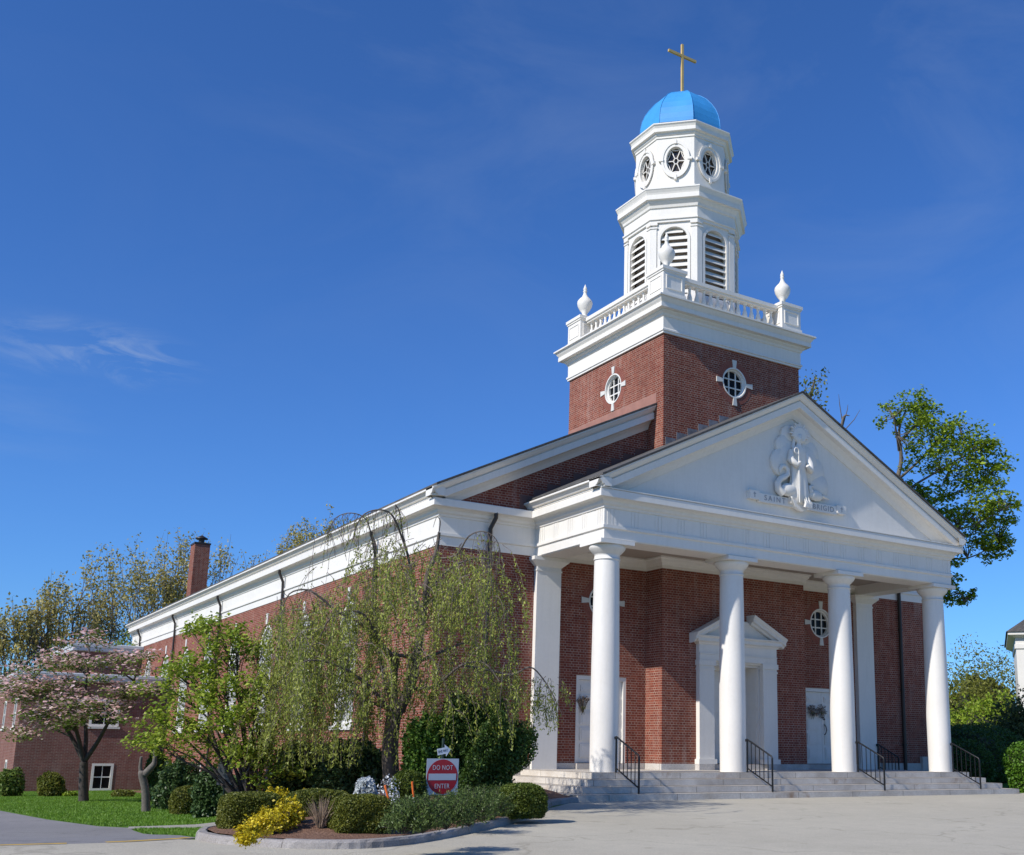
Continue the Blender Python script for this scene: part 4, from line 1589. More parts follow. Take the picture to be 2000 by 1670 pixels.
def grow(mb, p, d, length, radius, level, rng, o, tips, sides=6):
    """a limb that divides; tips get (point, direction, level)"""
    pts, rad = [p.copy()], [radius]
    n = o.get('seg', 4)
    q = p.copy()
    dd = d.normalized()
    for i in range(n):
        j = Vector((rng.gauss(0, 1), rng.gauss(0, 1), rng.gauss(0, 1))) * o.get('wobble', .12)
        dd = (dd + j + Vector((0, 0, o.get('up', .05)))).normalized()
        q = q + dd * (length / n)
        pts.append(q.copy())
        rad.append(radius * (1 - (1 - o.get('taper', .62)) * (i + 1) / n))
    mb.tube(pts, rad, max(3, sides), cap=False)
    if level == 0:
        for i in range(1, n + 1):
            tips.append((pts[i], dd))
        return
    k = o['kids'][min(len(o['kids']) - 1, o['levels'] - level)]
    a0 = rng.uniform(0, 6.28)
    for i in range(k):
        t = rng.uniform(.45, 1.0) if i else 1.0
        j = min(n, max(1, int(round(t * n))))
        ax = dd.orthogonal().normalized()
        ax.rotate(Matrix.Rotation(a0 + i * 6.283 / k + rng.uniform(-.4, .4), 3, dd))
        sp = R_(rng.uniform(*o['spread'])) * (.55 if i == 0 else 1)
        nd = (dd * math.cos(sp) + ax * math.sin(sp))
        grow(mb, pts[j], nd, length * rng.uniform(*o['ratio']), rad[j] * (.72 if i else .85), level - 1, rng, o, tips, sides - 1)

def tree(name, label, cat, base, height, o, leafmat_, L, per, scatter, seed, barkm='bark', group=None, r0=.16, trunks=1, lean=(0, 0), up=0, w=.55, keep=1.0, slim=.92):
    e = empty(name, base, label, cat, group)
    rng = random.Random(seed)
    mb = MB()
    tips = []
    for t in range(trunks):
        a = rng.uniform(0, 6.28)
        tilt = .30 if trunks > 1 else .03
        d = Vector((math.cos(a) * tilt + lean[0], math.sin(a) * tilt + lean[1], 1))
        grow(mb, Vector(base) - Vector((0, 0, .15)), d, height * o.get('first', .30), r0 / (1 + .3 * (trunks - 1)), o['levels'], rng, o, tips, 8)
    T = np.array([t[0][:] for t in tips])
    k = height / (T[:, 2].max() - base[2])
    kx = k * slim
    B_ = np.array(base)
    T = B_ + (T - B_) * np.array([kx, kx, k])
    mb.v = [tuple(B_ + (np.array(q) - B_) * np.array([kx, kx, k])) for q in mb.v]
    link('trunk', mb.mesh('trunk', False), barkm, e)
    rs = np.random.RandomState(seed)
    if keep < 1:
        T = T[rs.uniform(size=len(T)) < keep]
    P_ = np.repeat(T, per, axis=0) + rs.normal(size=(len(T) * per, 3)) * scatter
    leaves('crown', P_, L, leafmat_, e, seed=seed, up=up, w=w)
    return e

# ------------------------------------------------------------------ handrails
def handrail(label, a, b_, zt0, zt1, zb0, zb1):
    """a,b_: (x,y) of the top and the foot post"""
    e = empty('handrail', (a[0], a[1], zb0), label, 'handrail', 'iron handrails on the church steps')
    A, B = Vector((a[0], a[1], 0)), Vector((b_[0], b_[1], 0))
    Z = Vector((0, 0, 1))
    at_ = lambda t, z0, z1: A + (B - A) * t + Z * (z0 + (z1 - z0) * t)
    MB().tube([A + Z * (zt0 - .06) - (B - A) * .05, A + Z * (zt0 - .01) - (B - A) * .06, at_(0, zt0, zt1), at_(.97, zt0, zt1), B + Z * (zt1 - .03), B + Z * (zt1 - .10)], .021, 8).build('top_rail', 'iron', e)
    MB().bar(at_(.0, zb0 + .10, zb1 + .10), at_(1, zb0 + .10, zb1 + .13), .02, .028).build('bottom_rail', 'iron', e)
    for t in (0, 1):
        p = at_(t, zb0, zb1)
        MB().bar(p, at_(t, zt0 - .01, zt1 - .02), .034).build('post', 'iron', e)
    for k in range(1, 6):
        t = k / 6
        MB().bar(at_(t, zb0 + .11, zb1 + .13), at_(t, zt0 - .01, zt1 - .01), .016).build('baluster', 'iron', e)
    return e
for x, w_ in ((.05, 'leftmost'), (4.1, 'second'), (8.08, 'third'), (12.02, 'rightmost')):
    handrail(f'black iron handrail on the granite steps beside the {w_} round column' + (' from the left' if w_ in ('second', 'third') else ''), (x, -.46), (x, -1.42), .83, .40, 0, -.4575)
handrail('black iron handrail close to the brick wall behind the two right columns', (12.38, 2.84), (13.32, 2.84), .80, .39, 0, -.4575)

# ------------------------------------------------------------------ dried bouquets on the doors
def bouquet(label, x, y, z, seed, s=1.0, down=True):
    e = empty('bouquet', (x, y, z), label, 'bouquet', 'dried bouquets on the side doors')
    rng = random.Random(seed)
    b = MB()
    P_ = []
    for k in range(46):
        a = rng.uniform(-1.0, 1.0) if down else rng.uniform(-3.1, 3.1)
        L_ = rng.uniform(.12, .27) * s
        q = Vector((x + math.sin(a) * L_, y - rng.uniform(.02, .09), z + math.cos(a) * L_))
        b.tube([(x, y - .02, z - (.20 if down else 0)), q], .004, 3, cap=False)
        P_ += [(q.x + rng.gauss(0, .02), q.y + rng.gauss(0, .012), q.z + rng.gauss(0, .02)) for _ in range(4)]
    link('stem', b.mesh('stem', False), 'drygrass', e)
    leaves('dried_flower', P_, .05, 'dryflower', e, seed=seed)
    b = MB()
    for s_2 in (-1, 1):
        b.tube([(x, y - .05, z - .05), (x + s_2 * .07, y - .07, z - .02), (x + s_2 * .05, y - .07, z - .09), (x, y - .05, z - .05)], .014, 6)
        b.tube([(x, y - .05, z - .05), (x + s_2 * .04, y - .04, z - .24)], [.014, .006], 6)
    b.build('bow', 'ribbon', e)
bouquet('hanging dried flower bouquet on the white left side door', 1.25, 3.06, 1.68, 3)
bouquet('star shaped dried bouquet on the right leaf of the right side door', 10.10, 3.06, 1.79, 5, .8, False)
bouquet('dried bouquet half hidden by the edge of the right side door', 9.70, 3.06, 1.77, 8, .75, False)

# ------------------------------------------------------------------ annex
AX0, AX1, AY = -9.40, WX0 - .01, 33.5
annex = empty('annex', (-6.3, 40, -1.7), 'low brick annex with flat white trimmed roof beyond the pink dogwood', 'building')
wins = [(-6.22, -5.30, -1.62, -.40), (-6.55, -5.28, 1.26, 2.50)]
b = MB()
b.plate([(AX0, -2.4), (AX1, -2.4), (AX1, 3.25), (AX0, 3.25)], [[(a, c), (b_, c), (b_, d), (a, d)] for a, b_, c, d in wins], mY(AY), .3)
b.build('wall', 'brickdark', annex)
swin = [(35.0, 36.0, 1.15, 2.5), (40.0, 41.0, 1.15, 2.5), (36.2, 37.0, -1.6, -.3)]
b = MB()
b.plate([(AY + .3, -2.4), (52, -2.4), (52, 3.25), (AY + .3, 3.25)], [[(a, c), (b_, c), (b_, d), (a, d)] for a, b_, c, d in swin], mX(AX0), .3)
b.build('wall', 'brickdark', annex)
b = MB()
b.sweep([(AX0, 52), (AX0, AY), (AX1, AY)], [(-.2, 3.251), (.05, 3.251), (.08, 3.28), (.30, 3.30), (.30, 3.46), (.34, 3.48), (.34, 3.60), (-.2, 3.66)])
b.build('fascia', 'fascia', annex)
MB().box(AX0 + .19, AX1, AY + .19, 52, 3.55, 3.64).build('roof', 'lead', annex)
def plain_window(e, mp, a, b_, c, d, cols=2):
    q = MB()
    t = .11
    q.plate([(a, c), (b_, c), (b_, d), (a, d)], [[(a + t, c + t), (b_ - t, c + t), (b_ - t, d - t), (a + t, d - t)]], lambda x, z, k: mp(x, z, k - .02), .12)
    fr = q.build('window', 'white', e)
    q = MB()
    q.add([mp(a + .05, c + .05, .07), mp(b_ - .05, c + .05, .07), mp(b_ - .05, d - .05, .07), mp(a + .05, d - .05, .07)], [(0, 1, 2, 3)])
    q.build('pane', 'glass', fr)
    q = MB()
    def bx(x0, x1, z0, z1, c0, c1):
        q.add([mp(x0, z0, c0), mp(x1, z0, c0), mp(x1, z1, c0), mp(x0, z1, c0), mp(x0, z0, c1), mp(x1, z0, c1), mp(x1, z1, c1), mp(x0, z1, c1)], [(0, 1, 2, 3), (4, 5, 6, 7), (0, 1, 5, 4), (1, 2, 6, 5), (2, 3, 7, 6), (3, 0, 4, 7)])
    for k in range(1, cols):
        x = a + (b_ - a) * k / cols
        bx(x - .015, x + .015, c + t, d - t, .03, .06)
    zm = (c + d) / 2
    bx(a + t, b_ - t, zm - .025, zm + .025, .025, .065)
    q.build('glazing_bar', 'white', fr)
    q = MB()
    x0, x1 = a - .06, b_ + .06
    q.add([mp(x0, c - .10, -.08), mp(x1, c - .10, -.08), mp(x1, c - .005, -.08), mp(x0, c - .005, -.08), mp(x0, c - .10, .05), mp(x1, c - .10, .05), mp(x1, c - .005, .05), mp(x0, c - .005, .05)], [(0, 1, 2, 3), (4, 5, 6, 7), (0, 1, 5, 4), (1, 2, 6, 5), (2, 3, 7, 6), (3, 0, 4, 7)])
    q.build('window_sill', 'stone', fr)
for wv in wins:
    plain_window(annex, mY(AY), *wv)
for wv in swin:
    plain_window(annex, mX(AX0), *wv)
b = MB()
b.box(-6.40, WX0 - .02, 41, 50, 3.66, 5.2)
b.build('upper_wall', 'brickdark', annex)
b = MB()
b.sweep([(-6.40, 50), (-6.40, 41), (WX0 - .02, 41)], [(-.1, 5.2), (.06, 5.2), (.25, 5.24), (.25, 5.42), (.30, 5.44), (.30, 5.58), (-.1, 5.64)])
b.build('upper_fascia', 'fascia', annex)
MB().box(-6.32, WX0 - .02, 41.1, 50, 5.55, 5.63).build('upper_roof', 'lead', annex)

# ------------------------------------------------------------------ house at the right edge
hc = at(1989, 1300, 55)
house = empty('house', (hc.x + 4, hc.y + 4, -.6), 'grey shingled house with white corner board at the right edge', 'house')
hx, hy, hz = 0.0, 0.0, 6.35
def hbuild(b, name, mat):
    c, q = math.cos(R_(-52)), math.sin(R_(-52))
    b.v = [(hc.x + x * c - y * q, hc.y + x * q + y * c, z) for x, y, z in b.v]
    me = b.mesh(name)
    b2 = MB()
    return link(name, me, mat, house)
b = MB()
b.box(hx, hx + 10, hy, hy + 8, -.7, hz)
hbuild(b, 'wall', 'shinglegrey')
b = MB()
b.box(hx - .06, hx + .36, hy - .06, hy + .0, -.6, hz - .5)
b.box(hx - .06, hx + .0, hy + .002, hy + .62, -.6, hz - .5)
b.box(hx - .12, hx + .44, hy - .12, hy + .7, hz - .62, hz - .40)
b.box(hx - .02, hx - .0, hy + .62, hy + 8, -.6, hz - .4)
hbuild(b, 'corner_board', 'white')
b = MB()
b.sweep([(hx, hy + 8), (hx, hy), (hx + 10, hy)], [(0, hz - .40), (.08, hz - .40), (.08, hz - .1), (.30, hz), (.42, hz + .05), (.42, hz + .2), (0, hz + .3)])
hbuild(b, 'cornice', 'white')
b = MB()
b.add([(hx - .5, hy - .5, hz + .2), (hx + 10.5, hy - .5, hz + .2), (hx + 10.5, hy + 8.5, hz + .2), (hx - .5, hy + 8.5, hz + .2), (hx + 3.2, hy + 3.4, hz + 3.0), (hx + 7, hy + 3.4, hz + 3.0), (hx + 7, hy + 4.6, hz + 3.0), (hx + 3.2, hy + 4.6, hz + 3.0)],
      [(0, 1, 5, 4), (1, 2, 6, 5), (2, 3, 7, 6), (3, 0, 4, 7), (4, 5, 6, 7), (0, 3, 2, 1)])
hbuild(b, 'roof', 'shingle')

# ------------------------------------------------------------------ do not enter sign
sp = at(866, 1562, 19.2)
sp.z = bed_z(sp.x, sp.y)
sgn = empty('road_sign', sp, 'square red and white do not enter sign standing behind the juniper', 'road sign')
yaw = R_(2)                                          # faces the car park before the steps
rx_ = Vector((math.cos(yaw), math.sin(yaw), 0))
nf = Vector((math.sin(yaw), -math.cos(yaw), 0))      # faces the viewer
dep = (sp - CAM).dot(FW)
pc = at(864, 1517, dep)
hw_ = 34.5 * dep * PXM
tl = 0
R3 = Matrix((rx_, nf * -1, Vector((0, 0, 1)))).transposed() @ Matrix.Rotation(tl, 3, 'Y')
def sgn_pt(a, c, z):
    """a right, z up, c towards the viewer"""
    return pc + R3 @ Vector((a, -c, z))
MB().tube([Vector((pc.x, pc.y, sp.z - .2)) - nf * .03, Vector((pc.x, pc.y, pc.z + hw_ + .35)) - nf * .03], .025, 8).build('post', 'greenpost', sgn)
b = MB()
b.prism([(-hw_, -hw_), (hw_, -hw_), (hw_, hw_), (-hw_, hw_)], 0, .004)
b.v = [sgn_pt(x, -y, z)[:] for x, y, z in b.v]
pan = b.build('panel', 'signwhite', sgn)
b = MB()
b.prism(arc(0, 0, hw_ * .955, hw_ * .955, 0, 360, 56)[:-1], -.002, -.0005)
b.v = [sgn_pt(x, -y, z)[:] for x, y, z in b.v]
b.build('red_disc', 'signred', pan)
b = MB()
b.prism([(-hw_ * .86, -hw_ * .19), (hw_ * .86, -hw_ * .19), (hw_ * .86, hw_ * .17), (-hw_ * .86, hw_ * .17)], -.0035, -.0025)
b.v = [sgn_pt(x, -y, z)[:] for x, y, z in b.v]
b.build('white_bar', 'signwhite', pan)
def sign_text(body, size, a, z, mat, parent, c=.0028, sc=1.0, rot=0, space=1.0):
    me = text_mesh(body, size, .0006, mat, space=space)
    me.transform(Matrix.Rotation(rot, 4, 'Z') @ Matrix.Diagonal((sc, 1, 1, 1)))
    for v in me.vertices:
        v.co = sgn_pt(a + v.co.x, c + v.co.z, z + v.co.y)
    return link('lettering', me, None, parent)
sign_text('DO NOT', hw_ * .37, 0, hw_ * .49, 'signwhite', pan, sc=.80, space=1.1)
sign_text('ENTER', hw_ * .37, 0, -hw_ * .53, 'signwhite', pan, sc=.80, space=1.1)
b = MB()
ca, sa = math.cos(R_(11)), math.sin(R_(11))
k = hw_ / 28
arr = [(-11, -5), (3, -5), (3, -9.5), (12.5, 0), (3, 9.5), (3, 5), (-11, 5)]
az = hw_ + 12 * k
q = [((x * ca - y * sa) * k, (x * sa + y * ca) * k + az) for x, y in arr]
b.prism(q, -.006, -.003)
b.v = [sgn_pt(x, -y, z)[:] for x, y, z in b.v]
ar = b.build('arrow_plate', 'signbright', sgn)
sign_text('ONE WAY', 6.0 * k, -1.6 * k, az - .4 * k, 'black', ar, c=.0072, sc=.62, rot=R_(11))

# back of a small sign on a green post
p = at(438, 1582, 23.0)
p.z = bed_z(p.x, p.y)
dp_ = (p - CAM).dot(FW)
s2 = empty('parking_sign', p, 'grey back of a small sign on a dark green post by the lawn', 'sign')
t_ = at(441, 1482, dp_)
MB().tube([p - Vector((0, 0, .2)), (t_.x, t_.y, t_.z)], .027, 8).build('post', 'greenpost', s2)
w_ = 14.5 * dp_ * PXM
h_ = 25 * dp_ * PXM
b = MB()
r2 = Vector((.86, -.51, 0))
n2 = Vector((.51, .86, 0))
b.obox(t_ + n2 * .034 - Vector((0, 0, h_)), r2 * w_, n2 * .003, Vector((0, 0, h_)))
b.build('panel', 'steelgrey', s2)

# orange stakes
for (u0, v0, u1, v1, lab) in ((752, 1534, 775, 1625, 'orange topped marker stake leaning to the left in the juniper'), (805, 1527, 812, 1615, 'orange topped marker stake standing nearly straight behind the juniper')):
    base = ground_at(u1, v1, bed_z)
    d0 = (base - CAM).dot(FW)
    if u0 > 790:
        base = ground_at(812, 1600, bed_z)
        d0 = (base - CAM).dot(FW)
    top = at(u0, v0, d0)
    e = empty('marker_stake', base, lab, 'stake', 'orange marker stakes in the bed')
    mid = base + (top - base) * (.50 if u0 < 790 else .55)
    MB().tube([base - (top - base) * .1, mid], .006, 6).build('rod', 'signwhite', e)
    MB().tube([mid, mid + (top - mid) * .12], .012, 8).build('collar', 'signbright', e)
    MB().tube([mid + (top - mid) * .121, top], .017, 8).build('sleeve', 'orange', e)

# ------------------------------------------------------------------ lawn
LAWN = [(-10.3, 1.2), (-10.75, 2.0), (-11.15, 5.0), (-11.55, 11), (-12.3, 22), (-13.2, 32), (-3.6, 33.3), (-5.0, 31), (-5.3, 12), (-6.4, 3.2), (-8.5, 1.3)]
LAWN2 = [(-10.35, .3), (-10.4, -.3), (-10.68, -4.2), (-10.6, -5.6), (-9.8, -3.0), (-9.2, -1.0), (-8.9, -.1)]
def in_poly(x, y, poly):
    c = np.zeros(len(x), bool)
    for i in range(len(poly)):
        a, b_ = poly[i], poly[i - 1]
        if a[1] == b_[1]:
            continue
        c ^= ((a[1] > y) != (b_[1] > y)) & (x < (b_[0] - a[0]) * (y - a[1]) / (b_[1] - a[1]) + a[0])
    return c
def grass(poly, n, seed):
    rs = np.random.RandomState(seed)
    q = np.array(poly)
    lo, hi = q.min(0), q.max(0)
    x = rs.uniform(lo[0], hi[0], n * 2)
    y = rs.uniform(lo[1], hi[1], n * 2)
    k = in_poly(x, y, poly)
    x, y = x[k][:n], y[k][:n]
    z = G(x, y)
    n = len(x)
    a = rs.uniform(0, 6.28, n)
    h = rs.uniform(.022, .052, n)
    wd = .011
    dx, dy = np.cos(a) * wd, np.sin(a) * wd
    lx, ly = rs.normal(size=n) * .022, rs.normal(size=n) * .022
    v = np.empty((n, 3, 3))
    v[:, 0] = np.stack([x - dx, y - dy, z - .005], 1)
    v[:, 1] = np.stack([x + dx, y + dy, z - .005], 1)
    v[:, 2] = np.stack([x + lx, y + ly, z + h], 1)
    return v
V = np.concatenate([grass(LAWN, 130000, 1), grass(LAWN2, 9000, 2)])
me = bpy.data.meshes.new('grass')
n = len(V)
me.vertices.add(3 * n)
me.vertices.foreach_set('co', V.ravel())
me.loops.add(3 * n)
me.loops.foreach_set('vertex_index', np.arange(3 * n, dtype=np.int32))
me.polygons.add(n)
me.polygons.foreach_set('loop_start', np.arange(0, 3 * n, 3, dtype=np.int32))
me.polygons.foreach_set('loop_total', np.full(n, 3, dtype=np.int32))
me.update(calc_edges=True)
o = link('grass', me, 'grass')
o['kind'] = 'stuff'
o['label'] = 'short green lawn grass'

# ------------------------------------------------------------------ weeping tree
tb = at(765, 1540, 21.6)
tb.z = bed_z(tb.x, tb.y)
D0 = (tb - CAM).dot(FW)
def wp(u, v, dd=0.0):
    return at(u, v, D0 + dd)
weep = empty('weeping_tree', tb, 'weeping tree with bare arching branches and hanging green strands before the church corner', 'tree')
rng = random.Random(11)
mb = MB()
def smooth(pts, k=4):
    P_ = [Vector(p) for p in pts]
    out = []
    for i in range(len(P_) - 1):
        p0, p1, p2, p3 = P_[max(i - 1, 0)], P_[i], P_[i + 1], P_[min(i + 2, len(P_) - 1)]
        for j in range(k):
            t = j / k
            out.append(.5 * ((2 * p1) + (p2 - p0) * t + (2 * p0 - 5 * p1 + 4 * p2 - p3) * t * t + (3 * p1 - p0 - 3 * p2 + p3) * t ** 3))
    out.append(P_[-1])
    return out
limbs = []
def limb(pix, r0, r1):
    if r0 < .1:
        r0, r1 = r0 * .62, r1 * .55
    pts = smooth([wp(*q) for q in pix])
    rr = [r0 + (r1 - r0) * i / (len(pts) - 1) for i in range(len(pts))]
    mb.tube(pts, rr, 7, cap=True)
    limbs.append((pts, rr))
limb([(768, 1552, 0), (762, 1480, 0), (766, 1420, .05), (775, 1375, .1)], .18, .14)
limb([(772, 1400, 0), (800, 1345, 0), (812, 1290, 0), (822, 1230, .1), (832, 1160, .1), (836, 1120, .15), (850, 1085, .2), (858, 1040, .2)], .12, .03)
limb([(815, 1300, 0), (795, 1282, -.2), (762, 1275, -.4), (728, 1228, -.6), (712, 1202, -.8), (682, 1192, -.9), (645, 1208, -1), (625, 1245, -1)], .075, .018)
limb([(770, 1410, 0), (768, 1330, .2), (772, 1285, .1), (768, 1278, 0)], .10, .06)
limb([(768, 1290, 0), (735, 1250, -.3), (700, 1215, -.5), (655, 1192, -.7), (630, 1170, -.8), (600, 1152, -.9), (565, 1160, -1), (548, 1200, -1)], .065, .016)
limb([(770, 1380, .1), (745, 1300, .6), (733, 1200, .8), (735, 1110, .9), (728, 1045, 1)], .08, .02)
limb([(735, 1110, .9), (728, 1060, .7), (715, 1015, .5), (685, 1002, .4), (655, 1012, .4), (640, 1040, .4)], .03, .009)
limb([(822, 1230, .1), (800, 1100, .6), (785, 1050, .6), (765, 1005, .4), (735, 996, .2), (705, 1010, .1), (690, 1050, .1)], .05, .012)
limb([(795, 1080, .6), (786, 1040, .6), (780, 1000, .6), (772, 985, .5)], .03, .008)
limb([(834, 1150, .1), (862, 1138, -.2), (880, 1150, -.4), (890, 1190, -.4)], .035, .010)
limb([(850, 1090, .2), (890, 1085, -.1), (915, 1048, -.3), (945, 1038, -.4), (970, 1055, -.4), (978, 1090, -.4)], .035, .009)
limb([(855, 1050, .2), (860, 1020, .1), (853, 1010, 0), (846, 1030, 0)], .02, .008)
limb([(822, 1290, 0), (870, 1270, .5), (920, 1255, .8), (945, 1300, .9)], .06, .02)
limb([(800, 1345, 0), (850, 1340, -.5), (900, 1300, -.9), (945, 1295, -1.1), (975, 1330, -1.2)], .06, .018)
limb([(905, 1300, -.9), (960, 1310, -.9), (1000, 1318, -.8), (1035, 1303, -.7), (1060, 1325, -.6), (1080, 1358, -.6), (1098, 1395, -.6)], .04, .010)
limb([(770, 1400, 0), (720, 1340, -.8), (660, 1300, -1.3), (600, 1290, -1.6), (560, 1320, -1.7)], .07, .018)
limb([(770, 1390, 0), (700, 1360, .6), (620, 1320, .9), (560, 1310, 1.0), (525, 1340, 1.0)], .06, .016)
limb([(830, 1160, .1), (880, 1110, .6), (930, 1090, .9), (975, 1100, 1), (990, 1140, 1)], .045, .012)
limb([(790, 1280, -.4), (830, 1275, -.8), (860, 1310, -1.0), (880, 1370, -1.1), (905, 1400, -1.1)], .028, .007)
link('trunk', mb.mesh('trunk', False), 'bark', weep)

strand = MB()
LP = []
rs = np.random.RandomState(4)
def strands(n, box, bottoms, dspread, dens=1.0, leaf=1.0):
    """n hanging strands from points of a photo-like box (u0,u1,v0,v1)"""
    for _ in range(int(n * 1.25)):
        u = rng.uniform(box[0], box[1])
        v = rng.uniform(box[2], box[3])
        dd = rng.gauss(0, dspread)
        p = wp(u, v, dd)
        zb = rng.uniform(*bottoms)
        L_ = min(zb, max(.4, p.z - (tb.z + .35)))
        d = Vector((rng.gauss(0, .35), rng.gauss(0, .35), rng.uniform(-.1, .5)))
        pts = [p]
        q = p.copy()
        k = 7
        for i in range(k):
            d = (d + Vector((rng.gauss(0, .10), rng.gauss(0, .10), -.52))).normalized()
            q = q + d * (L_ / k)
            pts.append(q.copy())
        strand.tube(pts, [.0065 - .0006 * i for i in range(k + 1)], 3, cap=False)
        m = int(L_ * 62 * dens)
        for _k in range(m):
            t = rng.uniform(.12, 1) ** .8 * k
            i = min(k - 1, int(t))
            c = pts[i] + (pts[i + 1] - pts[i]) * (t - i)
            LP.append((c.x + rng.gauss(0, .035), c.y + rng.gauss(0, .035), c.z + rng.gauss(0, .03)))
# the dome of the crown: upper, middle, left skirt, right skirt
strands(60, (700, 850, 1050, 1120), (.6, 1.4), .9)
strands(45, (860, 985, 1060, 1130), (.7, 1.7), .9, .9)
strands(85, (620, 980, 1110, 1190), (.7, 1.6), 1.1, .8)
strands(30, (870, 1000, 1130, 1230), (.9, 1.8), .9, .8)
strands(130, (540, 720, 1150, 1260), (.9, 1.9), 1.1, 1.0)
strands(150, (510, 760, 1250, 1380), (.8, 1.7), 1.1, .9)
strands(45, (800, 1000, 1250, 1370), (.6, 1.3), 1.0, 1.0)
strands(45, (850, 1020, 1290, 1400), (.5, 1.0), .9, 1.1)
strands(26, (1035, 1100, 1320, 1375), (.35, .80), .22, .8)
strands(60, (505, 640, 1280, 1420), (.6, 1.2), .9, 1.0)
strands(85, (680, 870, 1130, 1320), (.5, 1.1), 1.0, .6)
strands(40, (700, 860, 1300, 1370), (.35, .8), 1.0, .9)
strands(70, (600, 990, 1050, 1300), (.5, 1.3), 1.2, .12)
# nearly bare arching shoots over the top
for pts, rr in limbs[5:11]:
    for p in pts[len(pts) // 2:]:
        for _ in range(3):
            q = p.copy()
            d = Vector((rng.gauss(0, .4), rng.gauss(0, .4), -.2))
            pp = [q.copy()]
            L_ = rng.uniform(.25, .8)
            for i in range(5):
                d = (d + Vector((rng.gauss(0, .08), rng.gauss(0, .08), -.4))).normalized()
                q = q + d * L_ / 5
                pp.append(q.copy())
            strand.tube(pp, .0045, 3, cap=False)
            for _k in range(rng.randint(0, 6)):
                c = pp[rng.randint(2, 5)]
                LP.append((c.x + rng.gauss(0, .03), c.y + rng.gauss(0, .03), c.z + rng.gauss(0, .03)))
link('hanging_twig', strand.mesh('hanging_twig', False), 'twig', weep)
leaves('crown', LP, .060, 'l_weep', weep, w=.40, hang=.45, seed=5)

# ------------------------------------------------------------------ lime green small tree left of it
lb = at(500, 1545, 22.0)
lb.z = bed_z(lb.x, lb.y)
D1 = (lb - CAM).dot(FW)
lime = empty('small_maple', lb, 'small bright lime green tree with many stems beside the lawn', 'tree')
rng = random.Random(21)
mb = MB()
pads = []
for (u, v, dd) in ((300, 1400, -.2), (330, 1345, .3), (290, 1450, 0), (350, 1300, .2), (395, 1290, -.3), (430, 1230, .2), (400, 1225, .4), (460, 1245, -.2), (500, 1270, .2), (520, 1330, -.4), (480, 1330, -.6), (440, 1330, -.5), (400, 1360, -.6), (355, 1400, -.6), (330, 1470, -.3), (430, 1400, -.8), (470, 1400, -.7), (520, 1420, -.5), (540, 1470, -.3), (470, 1460, -.7), (395, 1440, -.3), (450, 1290, .5), (380, 1330, .6), (500, 1500, -.4), (560, 1500, -.1), (430, 1470, .4)):
    tip = at(u, v, D1 + dd)
    st = lb + Vector((rng.uniform(-.12, .12), rng.uniform(-.12, .12), -.1))
    m1 = st + (tip - st) * .35 + Vector((rng.gauss(0, .1), rng.gauss(0, .1), .25))
    m2 = st + (tip - st) * .7 + Vector((rng.gauss(0, .1), rng.gauss(0, .1), .18))
    mb.tube(smooth([st, m1, m2, tip], 4), [.038 - .0026 * i for i in range(13)], 6, cap=False)
    for k in range(8):
        q = tip + Vector((rng.gauss(0, .20), rng.gauss(0, .24), rng.gauss(0, .16)))
        mb.tube([m2 + (tip - m2) * rng.random(), q], [.012, .004], 4, cap=False)
        pads.append(q)
link('trunk', mb.mesh('trunk', False), 'barkdark', lime)
rs = np.random.RandomState(8)
T = np.array([p[:] for p in pads])
P_ = np.repeat(T, 50, axis=0) + rs.normal(size=(len(T) * 50, 3)) * np.array([.115, .115, .075])
leaves('crown', P_, .085, 'l_lime', lime, w=.62, up=.55, seed=9)

# ------------------------------------------------------------------ pink dogwood
db = ground_at(165, 1566)
D2 = (db - CAM).dot(FW)
dog = empty('dogwood_tree', db, 'pink flowering dogwood tree with layered branches on the lawn', 'tree')
rng = random.Random(31)
mb = MB()
J = at(164, 1488, D2)
mb.tube(smooth([db - Vector((0, 0, .2)), at(163, 1530, D2), J]), [.19, .17, .155, .15, .145, .14, .135, .13, .125], 9)
Lf = [at(140, 1440, D2), at(118, 1405, D2 - .3), at(85, 1350, D2 - .5), at(60, 1330, D2 - .6)]
Rt = [at(190, 1450, D2), at(215, 1405, D2 - .2), at(240, 1365, D2 - .3), at(262, 1330, D2)]
Md = [at(168, 1440, D2 + .2), at(165, 1380, D2 + .4), at(170, 1320, D2 + .4), at(175, 1280, D2 + .3)]
Bk = [at(150, 1430, D2 - .3), at(140, 1400, D2 - 1), at(120, 1380, D2 - 1.5)]
for L_ in (Lf, Rt, Md, Bk):
    pts = smooth([J] + L_)
    mb.tube(pts, [.085 - .07 * i / (len(pts) - 1) for i in range(len(pts))], 7, cap=False)
GP, FP = [], []
pads = [(30, 1370, 0), (60, 1330, -.8), (90, 1300, .5), (110, 1280, -.3), (150, 1290, .8), (190, 1270, 0), (230, 1285, .6), (270, 1300, -.4), (300, 1320, .2), (240, 1330, -.8), (200, 1330, -1.1), (150, 1345, -1.2), (110, 1350, -1.2), (70, 1380, -1), (40, 1400, .3), (60, 1420, -.6), (100, 1375, -1.6), (130, 1375, -1.8), (180, 1390, -1.4), (230, 1390, -.9), (280, 1345, .3), (310, 1345, 0), (20, 1345, .7), (210, 1300, 1.2), (120, 1310, 1.3), (175, 1265, .9), (250, 1270, 0), (85, 1415, -1.2), (50, 1360, -1.2), (215, 1350, -1.2), (265, 1370, -.2), (140, 1320, 0), (60, 1300, .8), (105, 1400, -1.7), (190, 1395, -1.6), (15, 1330, .2), (75, 1345, -1.5)]
anchors = [p for L_ in (Lf, Rt, Md, Bk) for p in L_]
